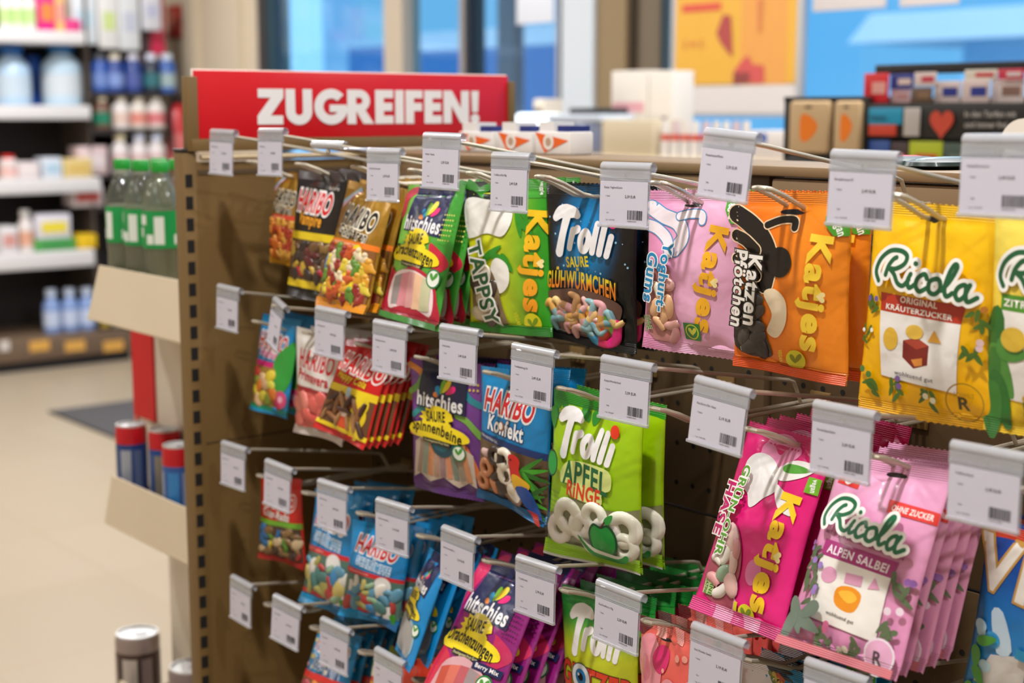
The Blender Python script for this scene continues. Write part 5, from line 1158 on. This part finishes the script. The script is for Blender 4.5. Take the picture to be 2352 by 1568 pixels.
mb = MB(); mb.box((-.012, -.0012, -.07), (.012, 0, -.01), mat('e2d9cd', .8)); mb.build('stem', o, smooth=False)
# counter
YC = 1.9
ct = empty('shop_counter', (-1.4, YC + .3, 0)); tag(ct, 'long cream counter behind the gondola with goods on top', 'counter')
zc0 = at(1450, 356, Y=YC).z
mb = MB(); mb.rbox((-1.2, -.32, zc0 - .04), (1.6, .35, zc0), mat('c9baa2', .5), .005); mb.build('counter_top', ct)
mb = MB(); mb.box((-1.18, -.28, 0), (1.58, .33, zc0 - .04), mat('9a8a72', .7)); mb.build('counter_body', ct, smooth=False)
def on_counter(px0, py0, px1, dep=.12, Y=YC): a, b = bxY(px0, py0, px1, 356, Y, dep); return (a[0], a[1], zc0), b
a, b = on_counter(1258, 262, 1380, .2); o = empty('storage_bin', ((a[0] + b[0]) / 2, a[1] + .1, zc0)); tag(o, 'clear plastic storage bin with bluish contents and white lid', 'bin'); hx, hz = (b[0] - a[0]) / 2, b[2] - zc0
mb = MB(); mb.rbox((-hx, -.1, 0), (hx, .1, hz * .8), clear('b8c4e0', .2, .2, .6), .008); mb.build('clear_box', o)
mb = MB(); mb.rbox((-hx * .9, -.09, .004), (hx * .9, .09, hz * .6), mat('8f9ac0', .7), .01); mb.build('contents', o)
mb = MB(); mb.rbox((-hx * 1.02, -.105, hz * .8), (hx * 1.02, .105, hz), mat('c9d4e4', .4), .006); mb.build('lid', o)
o = empty('bag_tray', (at(1330, 250, Y=YC).x, YC + .1, b[2])); tag(o, 'low black tray lying on the clear storage bin', 'tray'); mb = MB(); mb.rbox((-.075, -.08, 0), (.08, .08, .02), mat('23272c', .5), .006); mb.build('tray_body', o)
o = empty('label_printer', tuple(at(1255, 262, Y=YC + .35))); tag(o, 'cream label printer behind the glowing lamp', 'printer'); mb = MB(); mb.rbox((-.03, -.04, -.12), (.035, .05, .055), mat('d8cfc0', .6), .008); mb.build('casing', o); mb = MB(); mb.box((-.02, -.045, .01), (.022, -.04, .02), DARK); mb.build('slot', o, smooth=False)
a, b = bxY(1172, 260, 1254, 286, YC + .1, .1); o = empty('counter_lamp', ((a[0] + b[0]) / 2, YC + .15, a[2])); tag(o, 'bright white glowing strip lamp beside the red sign', 'lamp')
mb = MB(); mb.rbox((a[0] - (a[0] + b[0]) / 2, -.03, 0), (b[0] - (a[0] + b[0]) / 2, .03, b[2] - a[2]), mat('e8f6ff', .4, emit=2.2), .012); mb.build('lit_tube', o)
mb = MB(); mb.tube([(.04, 0, .0), (.04, 0, zc0 - a[2])], .008, mat('c9d2da', .4)); mb.build('stand', o)
a, b = on_counter(1382, 275, 1500); carton('cream_carton', 'plain cream carton standing under the tall white boxes', 'box', a, b, 'cfc1a4')
zb_ = at(1450, 274, Y=YC + .14).z
for i, (x0, x1) in enumerate(((1404, 1488), (1490, 1542))):
    a, b = bxY(x0, 162, x1, 274, YC + .14, .1)
    carton('white_carton', ['tall white box with pale pink lettering before the brown pillar', 'narrow white box beside the yellow poster'][i], 'box', (a[0], a[1], zc0), b, 'dfd9d0', 'tall white boxes', mark(.05, .38, .9, .5, 'd9a0a8') if i == 0 else mark(.6, .55, .8, .62, '6a5a72'))
for i in range(9):
    x0 = 1507 + 23 * i; p = at(x0 + 11, 352, Y=YC); h_ = at(x0, 278, Y=YC).z - zc0; r_ = .0142
    o = empty('small_bottle', (p.x, YC + .02, zc0)); tag(o, f'small white bottle with red band, {["first", "second", "third", "fourth", "fifth", "sixth", "seventh", "eighth", "ninth"][i]} from the cream carton', 'bottle', 'row of white bottles with red bands')
    mb = MB(); mb.lathe([(r_, 0), (r_, h_ * .45), (r_, h_ * .62)], mat('e2ddd8', .5), seg=14); mb.build('white_body', o)
    mb = MB(); mb.lathe([(r_ * 1.02, h_ * .45), (r_ * 1.02, h_ * .62), (.0001, h_ * .62)], mat('d24a2c', .5), seg=14); mb.build('red_band', o)
    mb = MB(); mb.lathe([(r_ * .8, h_ * .62), (r_ * .75, h_), (.0001, h_)], mat(['e6e4e0', 'd8c0c4', 'e4dcd4'][i % 3], .5), seg=14); mb.build('cap', o)
a, b = on_counter(1722, 300, 1800, .1); carton('white_packet', 'white packet beside the black framed rack', 'box', a, b, 'ddd6d2', None, mark(.2, .1, .5, .4, '2a5ab0'))
# poster stand and hanging sheets
YP = 2.95
def sheet(nm, label, cat, px0, py0, px1, py1, Y, col, dep=.02, frame=None):
    a, b = bxY(px0, py0, px1, py1, Y, dep); c = ((a[0] + b[0]) / 2, Y, a[2]); o = empty(nm, c); tag(o, label, cat)
    hx, hz = (b[0] - a[0]) / 2, b[2] - a[2]; mb = MB(); mb.rbox((-hx, 0, 0), (hx, dep, hz), mat(frame or col, .5), .002); mb.build('frame' if frame else 'paper', o)
    return o, hx, hz
o, hx, hz = sheet('poster', 'large yellow poster in silver frame with red shapes, in the window', 'poster', 1543, -150, 1842, 268, YP, 'd9d3d0', .03, 'b9b8ba')
def pr(nm, x0, z0, x1, z1, col, y=-.002): mb = MB(); mb.box((hx * x0, y, hz * z0), (hx * x1, y + .0019, hz * z1), mat(col, .5)); return mb.build(nm, o, smooth=False)
pr('white_field', -.93, .02, .93, .18, 'd6cfcc'); pr('yellow_field', -.93, .175, .93, .98, 'dda83a'); pr('orange_field', .12, .176, .8, .98, 'dc9a48', -.003); pr('red_strip', -.82, .595, -.2, .64, 'd2503c', -.004)
for q_, (pts, c) in enumerate((([(-.26, .47), (-.16, .57), (-.04, .56), (-.02, .46), (.0, .33), (-.08, .36), (-.2, .42)], 'a8423e'), ([(.02, .185), (.02, .25), (.14, .31), (.24, .34), (.3, .29), (.48, .28), (.49, .185)], 'c8504c'), ([(.02, .185), (.02, .245), (.27, .245), (.27, .185)], '8a3a38'), ([(.36, .64), (.44, .64), (.42, .46), (.38, .46)], 'd07a48'))):
    mb = MB(); y = -.0045 - .0006 * q_; mb.add([(hx * x, y, hz * z) for x, z in pts], [tuple(range(len(pts)))], mat(c, .5)); mb.build('red_shape', o, smooth=False)
mb = MB(); RI = mat('c8643c', .6); ftext(mb, '1 + 1', -.8 * hx, .385 * hz, .035 * hz * 1.6, RI, -.0045, .03); ftext(mb, 'aktion', -.8 * hx, .215 * hz, .03 * hz, RI, -.0045, .02); mb.build('lettering', o, smooth=False)
o, _, _ = sheet('hanging_sheet', 'white sheet hanging high in the window, the one nearer the yellow poster', 'sheet', 1868, -120, 2036, 22, 2.9, 'cfc8c8', .006)
o, _, _ = sheet('hanging_sheet', 'white sheet hanging high in the window over the gift card rack', 'sheet', 2068, -120, 2205, 12, 2.9, 'cfc8c8', .006)
o, _, _ = sheet('door_notice', 'white notice sheet stuck on the glazed door', 'sheet', 1186, -60, 1272, 54, FY - .01, 'dbe0ea', .004)
# card rack
YR = 1.3
rk = empty('gift_card_rack', (at(2080, 300, Y=YR).x, YR, 0)); tag(rk, 'black gift card rack with stickers on its header board', 'rack')
def rb(nm, px0, py0, px1, py1, col, dep=.01, Y=YR, par=rk, z0=None):
    a, b = bxY(px0, py0, px1, py1, Y, dep); c = par.location; mb = MB()
    mb.rbox((a[0] - c.x, a[1] - c.y, (a[2] if z0 is None else z0) - c.z), (b[0] - c.x, b[1] - c.y, b[2] - c.z), mat(col, .45), .0015); return mb.build(nm, par)
rb('side_frame', 1800, 222, 1815, 365, '15130f', .12); rb('top_frame', 1800, 222, 1984, 233, '15130f', .12); rb('divider', 1974, 222, 1990, 365, '15130f', .12); rb('back_wall', 1800, 224, 2500, 420, '221d19', .006, YR + .12)
rb('header_board', 1988, 238, 2500, 318, '1a1715', .012); rb('top_bar', 2010, 142, 2500, 166, '17191c', .03, YR + .06); rb('body', 1800, 365, 2500, 380, '15130f', .13, YR, rk, 0.0)
stk = rb('round_corner_sticker', 1994, 248, 2072, 286, '1c93b8', .003, YR - .004); rb('orange_sticker', 1994, 286, 2058, 312, 'c8402a', .003, YR - .004); rb('white_sticker', 2075, 248, 2112, 313, 'b9b2ac', .003, YR - .004)
hp = at(2163, 282, Y=YR - .004); mb = MB(); hs = at(2190, 282, Y=YR).x - at(2135, 282, Y=YR).x
pts = []
for k in range(28):
    t = 2 * PI * k / 28; pts.append((hp.x - rk.location.x + hs / 2 * 16 * math.sin(t) ** 3 / 16, -.005, hp.z + hs / 2 * 1.15 * (13 * math.cos(t) - 5 * math.cos(2 * t) - 2 * math.cos(3 * t) - math.cos(4 * t)) / 16))
mb.add(pts, [tuple(range(28))[::-1]], mat('c8452e', .5)); mb.build('red_heart_sticker', rk, smooth=False)
mb = MB(); tp = at(2216, 268, Y=YR); k_ = (at(2216, 250, Y=YR).z - at(2216, 268, Y=YR).z) * .75; TXT = mat('b4aea8', .6)
ftext(mb, 'In den Tarifen mit', tp.x - rk.location.x, tp.z, k_, TXT, -.002, .02); tp = at(2216, 292, Y=YR); ftext(mb, 'und immer frei', tp.x - rk.location.x, tp.z, k_, TXT, -.002, .02)
tp = at(2003, 275, Y=YR); ftext(mb, 'PREPAID', tp.x - rk.location.x, tp.z, k_ * .7, mat('0c4a64', .6), -.0082, .03); mb.build('lettering', rk, smooth=False)
for i, (x0, x1) in enumerate(((1814, 1904), (1916, 1976))):
    a, b = bxY(x0, 232, x1, 352, YR - .01, .03); o = empty('kraft_pouch', ((a[0] + b[0]) / 2, YR - .004, a[2])); tag(o, ['wider kraft paper pouch with orange patch in the black frame', 'narrower kraft paper pouch with orange patch beside the header board'][i], 'pouch', 'kraft pouches in the rack')
    hx, hz = (b[0] - a[0]) / 2, b[2] - a[2]; mb = MB(); mb.rbox((-hx, -.012, 0), (hx, .012, hz), mat('c8aa80', .7), .008); mb.build('paper_pouch', o)
    mb = MB(); P_ = spline([(-.36, .3), (-.34, .72), (.1, .72), (.52, .54), (.3, .34), (-.1, .22)], 5, True); mb.add([(hx * x, -.0126, hz * z) for x, z in P_], [tuple(range(len(P_)))[::-1]], mat('ef7c0c', .5)); mb.build('orange_patch', o, smooth=False)
    mb = MB(); mb.box((-.15 * hx, -.0126, .86 * hz), (.2 * hx, -.0121, .91 * hz), mat('5a4a34', .7)); mb.build('small_print', o, smooth=False)
CARDS = [(1984, 2040, 168, 236, 'd8242c', 'e8a49c', 'red and pink'), (2045, 2098, 170, 205, '2a3a8c', 'e0c8c0', 'blue topped'), (2046, 2090, 205, 236, 'd8b4b4', 'c08a8c', 'pale rose'), (2092, 2140, 200, 236, '6a5444', '8a6a50', 'brown'), (2100, 2150, 166, 198, 'dccac4', 'c83a50', 'pale with red'), (2145, 2205, 186, 236, 'd6c4c0', '24348c', 'pale with blue flag'), (2208, 2272, 184, 236, 'd4c0bc', '24348c', 'pale with blue flag and grey foot'), (2215, 2290, 160, 184, 'd8d0c0', 'c8404c', 'cream'), (2276, 2352, 182, 236, 'd9cac6', '8a6a5c', 'pale with brown foot'), (2292, 2352, 158, 182, 'c8304a', 'ddd0d0', 'crimson')]
ORD = ['first', 'second', 'third', 'fourth', 'fifth', 'sixth', 'seventh', 'eighth', 'ninth', 'tenth']
for i, (x0, x1, y0, y1, c, c2, d_) in enumerate(CARDS):
    a, b = bxY(x0, y0, x1, y1, YR + .02 + .008 * (i % 3), .004); o = empty('gift_card', ((a[0] + b[0]) / 2, a[1], a[2])); tag(o, f'{d_} gift card above the black header board', 'gift card', 'gift cards in the rack')
    hx, hz = (b[0] - a[0]) / 2, b[2] - a[2]; mb = MB(); mb.rbox((-hx, 0, 0), (hx, .003, hz), mat(c, .4), .001); mb.build('card', o)
    mb = MB(); mb.box((-hx * .3, -.0012, hz * .3), (hx * .8, 0, hz * .7), mat(c2, .4)); mb.build('print', o, smooth=False)
for i, (x0, x1, y0, c, c2, d_) in enumerate(((1988, 2042, 322, '3a5aa0', '24408a', 'blue'), (2046, 2086, 326, '4a3a3a', 'c8402a', 'dark'), (2088, 2164, 324, 'b8c42a', 'd2603c', 'lime green'), (2166, 2230, 328, '4a5a50', '6a7a6a', 'grey green'))):
    a, b = bxY(x0, y0, x1, 372, YR + .01, .004); o = empty('gift_card', ((a[0] + b[0]) / 2, a[1], a[2])); tag(o, f'{d_} gift card below the black header board', 'gift card', 'gift cards under the header')
    hx, hz = (b[0] - a[0]) / 2, b[2] - a[2]; mb = MB(); mb.rbox((-hx, 0, 0), (hx, .003, hz), mat(c, .4), .001); mb.build('card', o); mb = MB(); mb.box((-hx * .6, -.0012, hz * .2), (hx * .7, 0, hz * .4), mat(c2, .4)); mb.build('print', o, smooth=False)

# ------------------------------------------------------------------ far wall shelving on the other side of the aisle
XS = -6.3
sh = empty('wall_shelving', (XS, 1.6, 0)); tag(sh, 'far wall shelving unit with white shelves and dark back panels', 'shelving')
def shelf(px1, py0, py1, x=XS, y0=.7, dep=.5, col='dcd8d6'):
    a = at(px1, py0, X=x); zt_ = at(60, py0 + 2, X=x).z; zb = at(60, py1 + 2, X=x).z
    mb = MB(); mb.rbox((x - dep - XS, y0 - 1.6, zb), (x - XS, a.y - 1.6, zt_), mat(col, .5), .006); mb.build('shelf', sh); return zt_, a.y
SH = [shelf(195, 66, 96), shelf(208, 240, 272), shelf(232, 410, 444), shelf(218, 580, 618)]
yE = SH[2][1]
mb = MB(); mb.box((-.52, -.9, .05), (-.5, yE - 1.6, 2.4), mat('2c2624', .8)); mb.build('back_panel', sh, smooth=False)
mb = MB(); mb.box((-.5, yE - 1.6 - .02, .1), (-.1, yE - 1.6, 2.4), mat('4a4038', .7)); mb.build('side_panel', sh, smooth=False)
zb5 = at(60, 782, X=XS + .1).z; ye5 = at(303, 765, X=XS + .1).y
mb = MB(); mb.rbox((-.5, -.9, zb5 - .12), (.1, ye5 - 1.6, zb5), mat('6e5844', .6), .005); mb.build('bottom_shelf', sh)
mb = MB(); mb.box((-.5, -.9, 0), (.06, ye5 - 1.6, zb5 - .12), mat('242022', .7)); mb.build('kick_plate', sh, smooth=False)
for k, px in enumerate((0, 68, 150, 238)):
    a, b = bxX(px, 782, px + (22 if k == 0 else 46), 806, XS + .103, .004); mb = MB(); mb.box((a[0] - XS, a[1] - 1.6, a[2]), (b[0] - XS, b[1] - 1.6, b[2]), mat('d8a24a' if k else 'd0c8c0', .6)); mb.build('price_strip_label', sh, smooth=False)
def far_box(nm, label, cat, px0, py0, px1, col, zbase, col2=None, X=XS - .06, dep=.14, py1=None, grp=None):
    p, q = at(px0, py0, X=X), at(px1, py0, X=X); zt_ = (p.z + q.z) / 2
    o = empty(nm, (X - dep / 2, (p.y + q.y) / 2, zbase)); tag(o, label, cat, grp); hy = (q.y - p.y) / 2; h_ = zt_ - zbase
    mb = MB(); mb.rbox((-dep / 2, -hy, 0), (dep / 2, hy, h_), mat(col, .55), .006); mb.build('pack', o)
    if col2: mb = MB(); mb.box((dep / 2 - .001, -hy * .7, h_ * .25), (dep / 2 + .003, hy * .75, h_ * .7), mat(col2, .5)); mb.build('print', o, smooth=False)
    return o
def far_bottle(nm, label, px, wpx, py0, zbase, col, cap, X=XS - .1, col2=None, grp=None, shoulder=.72, glass=False):
    p = at(px, py0, X=X); r_ = abs(at(px + wpx / 2, py0, X=X).y - p.y); h_ = p.z - zbase
    o = empty(nm, (X, p.y, zbase)); tag(o, label, 'bottle', grp); m_ = clear(col, .3, .1, .35) if glass else mat(col, .35, coat=.3)
    mb = MB(); mb.lathe([(r_ * .9, 0), (r_, .02 * h_), (r_, shoulder * .9 * h_), (r_ * .8, shoulder * h_), (r_ * .45, (shoulder + .1) * h_), (r_ * .42, .88 * h_)], m_, seg=16); mb.build('body', o)
    mb = MB(); cr = r_ * (.62 if cap else .5); mb.lathe([(cr, .84 * h_), (cr, h_), (.0001, h_)], mat(cap or col, .4), seg=16); mb.build('cap', o)
    if col2: mb = MB(); mb.lathe([(r_ * 1.015, .15 * h_), (r_ * 1.015, .5 * h_)], mat(col2, .5), seg=16); mb.build('label', o)
z1, z2, z3, z4 = SH[0][0], SH[1][0], SH[2][0], SH[3][0]
for i, (px, c) in enumerate(((8, 'e2e4dc'), (36, 'dfe0d6'), (64, 'e0dfd8'))): far_bottle('spray_bottle', f'white bottle with green label on the top far shelf, {ORD[i]} from the picture edge', px, 30, -30, z1, c, 'd8dcd0', XS - .1, 'b8d48a', 'white bottles on the top far shelf')
far_box('pink_box', 'magenta and orange box on the top far shelf', 'box', 86, -20, 124, 'd8147c', z1, 'e8803c'); far_box('orange_box', 'orange and tan box beside the magenta one', 'box', 126, -20, 146, 'e0b46a', z1, 'd8908a'); far_box('pink_box', 'low pink box at the end of the top far shelf', 'box', 148, 44, 186, 'd0387c', z1, None); far_box('pale_box', 'pale tan box standing behind the low pink box', 'box', 150, -10, 172, 'c9b4a4', z1, None, XS - .25)
far_bottle('water_canister', 'large pale blue water canister at the picture edge', 24, 80, 104, z2, 'a9c4dc', '1c62ac', XS - .2, 'b8c8d4', 'blue canisters'); far_bottle('water_canister', 'large pale blue canister with bright highlight at the shelf end', 138, 86, 98, z2, 'b4ccdc', '2a7ab8', XS - .2, 'c4ccd2', 'blue canisters'); far_box('blue_jug', 'deep blue jug between the two pale canisters', 'jug', 66, 128, 92, '0c4aa0', z2, '123a7a', XS - .3)
far_bottle('red_cap_jar', 'white jar with red lid on the third far shelf', 18, 44, 356, z3, 'ddcfcc', 'd2201c', XS - .1, 'e0b4ac', None, .8)
far_box('white_pack', 'white pack beside the red lidded jar', 'pack', 42, 372, 90, 'd8cccc', z3, 'e0d4d0'); far_box('pale_blue_tin', 'pale blue tin on the third far shelf', 'tin', 98, 362, 142, 'cfd6e0', z3, 'a8c4d4'); far_box('yellow_pack', 'tan yellow pack at the end of the third far shelf', 'pack', 146, 364, 212, 'd4bc7c', z3, 'd0b060')
far_box('white_pack', 'white carton at the picture edge on the fourth far shelf', 'pack', 0, 520, 40, 'd8d4d4', z4, 'd0948a'); far_bottle('lotion_bottle', 'white and orange bottle on the fourth far shelf', 56, 34, 482, z4, 'd9d0cc', 'e2ded8', XS - .1, 'dca488'); far_box('tissue_pack', 'green wipes pack at the bottom of a colourful stack', 'pack', 80, 548, 174, '4a9c48', z4, '3a8a44')
o = far_box('tissue_pack', 'yellow and white pack on the green wipes pack', 'pack', 82, 492, 162, 'd8d4dc', at(127, 548, X=XS - .06).z, 'e6d23a'); far_box('yellow_box', 'yellow box at the end of the fourth far shelf', 'box', 178, 538, 222, 'e0b80c', z4, None)
for i, px in enumerate((116, 158, 198)): far_bottle('mineral_water_bottle', f'blue water bottle on the bottom far shelf, {ORD[i]} from the dark gap', px, 38, 664 - 2 * i, zb5, '7c96c8', 'c8d4e8', XS - .1, 'c4d0e8', 'blue water bottles on the bottom shelf')
far_box('dark_pack', 'dark pack with yellow print on the bottom far shelf', 'pack', 228, 732, 252, '3a3428', zb5, 'b89a2c', XS); far_box('dark_pack', 'dark pack with grey print at the bottom shelf end', 'pack', 256, 734, 282, '3a3834', zb5, 'a8a08c', XS)
# second unit towards the corner
XT = -6.42
t2 = empty('corner_shelving', (XT, 2.6, 0)); tag(t2, 'dark corner shelving with hanging pouches above rows of capped bottles', 'shelving')
yA, yB = at(196, 200, X=XT).y, at(392, 200, X=XT).y
mb = MB(); mb.box((-.45, yA - 2.6, .05), (-.42, yB - 2.6, 2.4), mat('262224', .8)); mb.build('back_panel', t2, smooth=False)
ZT = []
for py in (212, 296, 398, 470): 
    z = at(300, py, X=XT).z; ZT.append(z); mb = MB(); mb.rbox((-.42, yA - 2.6, z - .03), (0, yB - 2.6, z), mat('2f2a28', .6), .004); mb.build('shelf', t2)
mb = MB(); mb.tube([(-.02, yA - 2.6, at(280, -35, X=XT).z), (-.02, yB - 2.6, at(280, -35, X=XT).z)], .008, mat('a8a8a8', .4, .6)); mb.build('hanging_rail', t2)
for i, (x0, x1, y1, c, c2, d_) in enumerate(((166, 224, 102, 'd4dade', 'b4ccd8', 'pale blue white'), (228, 274, 112, 'dcdad8', 'c4d48c', 'white with green'), (276, 322, 116, 'd4d8da', 'bcc0d0', 'white with lilac'), (328, 372, 70, 'd2d4dc', 'b8bcd4', 'short white'), (324, 346, 134, '4a3034', '3a2428', 'dark maroon'), (346, 380, 128, 'c8244c', 'd8486c', 'crimson'))):
    XX = XT + (.02 if i < 4 else -.06); a, b = bxX(x0, -30, x1, y1, XX, .05); o = empty('hanging_pouch', (XX - .025, (a[1] + b[1]) / 2, a[2])); tag(o, f'{d_} pouch hanging on the corner shelving rail', 'pouch', 'pouches on the far rail')
    hy, h_ = (b[1] - a[1]) / 2, b[2] - a[2]; mb = MB(); mb.rbox((-.02, -hy, 0), (.02, hy, h_), mat(c, .45, coat=.3), .012); mb.build('pouch_film', o); mb = MB(); mb.box((.019, -hy * .6, h_ * .3), (.0225, hy * .6, h_ * .6), mat(c2, .5)); mb.build('print', o, smooth=False)
for i, (px, c, cap, c2) in enumerate(((228, '2450a0', '5a5a60', '6a84c0'), (262, '1c3f8c', 'e0d6c0', '7c94cc'), (304, '1a3a84', 'd9d8e6', '4a5a9c'), (346, '14243a', 'dadff0', '2a6a74'), (382, '2a5aa8', 'd0dcea', '9ab0b4'))): far_bottle('shampoo_bottle', f'blue bottle on the upper corner shelf, {ORD[i]} along', px, 38, 124, ZT[0], c, cap, XT - .04, c2, 'blue bottles on the corner shelf', .78)
for i, (px, c, cap, c2) in enumerate(((232, '6a4a38', 'ded2b4', '147a5c'), (276, 'd9d2d0', 'd6ccb4', 'dcc0b4'), (316, 'd6cfc6', 'd2cab4', 'd88a7c'), (356, 'd8d0cc', 'cfcabc', 'd4787c'))): far_bottle('lotion_bottle', ['brown and green bottle with cream cap', 'white bottle with cream cap beside the brown green one', 'white bottle with red patch on the middle corner shelf', 'white bottle with red label at the corner'][i], px, 38, 220, ZT[1], c, cap, XT - .04, c2, None, .74)
for i, (px, cap) in enumerate(((274, 'd4c8a4'), (318, 'cfd4ea'), (358, 'd0daf0'))): far_bottle('cleaner_bottle', f'white bottle on the low corner shelf, {ORD[i]} of three', px, 38, 308, ZT[2], 'd8d0d0', cap, XT - .04, 'd8b8b8', 'white bottles on the low corner shelf')
far_box('pink_pack', 'pale pink pack on the low corner shelf', 'pack', 178, 336, 246, 'd4bcbc', ZT[2], 'dcd0d0', XT + .02); far_box('red_white_pack', 'red and white pack below the low corner shelf', 'pack', 164, 428, 236, 'd2c6c4', ZT[3], 'd0584c', XT + .02)
# fire safety
a, b = bxY(378, 12, 414, 88, FY - .02, .01); o = empty('fire_sign', ((a[0] + b[0]) / 2, FY - .02, a[2])); tag(o, 'dark red fire safety sign high on the beige wall', 'sign'); hx, hz = (b[0] - a[0]) / 2, b[2] - a[2]
mb = MB(); mb.rbox((-hx, 0, 0), (hx, .008, hz), mat('a3140f', .5), .002); mb.build('plate', o); mb = MB(); mb.box((-hx * .3, -.002, hz * .35), (hx * .45, 0, hz * .85), mat('a85a4a', .5)); mb.build('pictogram', o, smooth=False)
p0 = at(406, 228, Y=FY - .16); pz = at(406, 336, Y=FY - .16).z - .25; o = empty('fire_extinguisher', (p0.x, FY - .16, pz)); tag(o, 'red fire extinguisher on the wall behind the sign edge', 'fire extinguisher'); h_ = p0.z - pz
mb = MB(); mb.lathe([(.06, 0), (.075, .02), (.075, h_ * .8), (.05, h_ * .92), (.02, h_ * .96)], mat('b8141c', .35, coat=.4), seg=20); mb.build('cylinder_tank', o)
mb = MB(); mb.rbox((-.02, -.03, h_ * .95), (.02, .05, h_ * 1.05), mat('2a2426', .4), .006); mb.tube([(0, -.03, h_), (.05, -.08, h_ * .9), (.07, -.07, h_ * .4)], .01, mat('1c1a1a', .5)); mb.build('valve_and_hose', o)
mb = MB(); mb.lathe([(.0765, h_ * .3), (.0765, h_ * .62)], mat('c86a68', .5), seg=20); mb.build('label', o)
a = at(112, 948, Z=.0); o = empty('floor_mat', (-4.3, 1.72, 0)); tag(o, 'dark grey door mat lying on the beige tiled floor', 'mat'); mb = MB(); mb.rbox((a.x + 4.3, -.26, .001), (2.2, 1.0, .012), mat('4c4a4c', .9, bump=.3, bscale=400), .004); mb.build('pile', o)
mb = MB(); mb.rbox((a.x + 4.29, -.275, .0005), (2.21, -.258, .011), mat('353436', .7), .003); mb.build('rubber_edge', o)
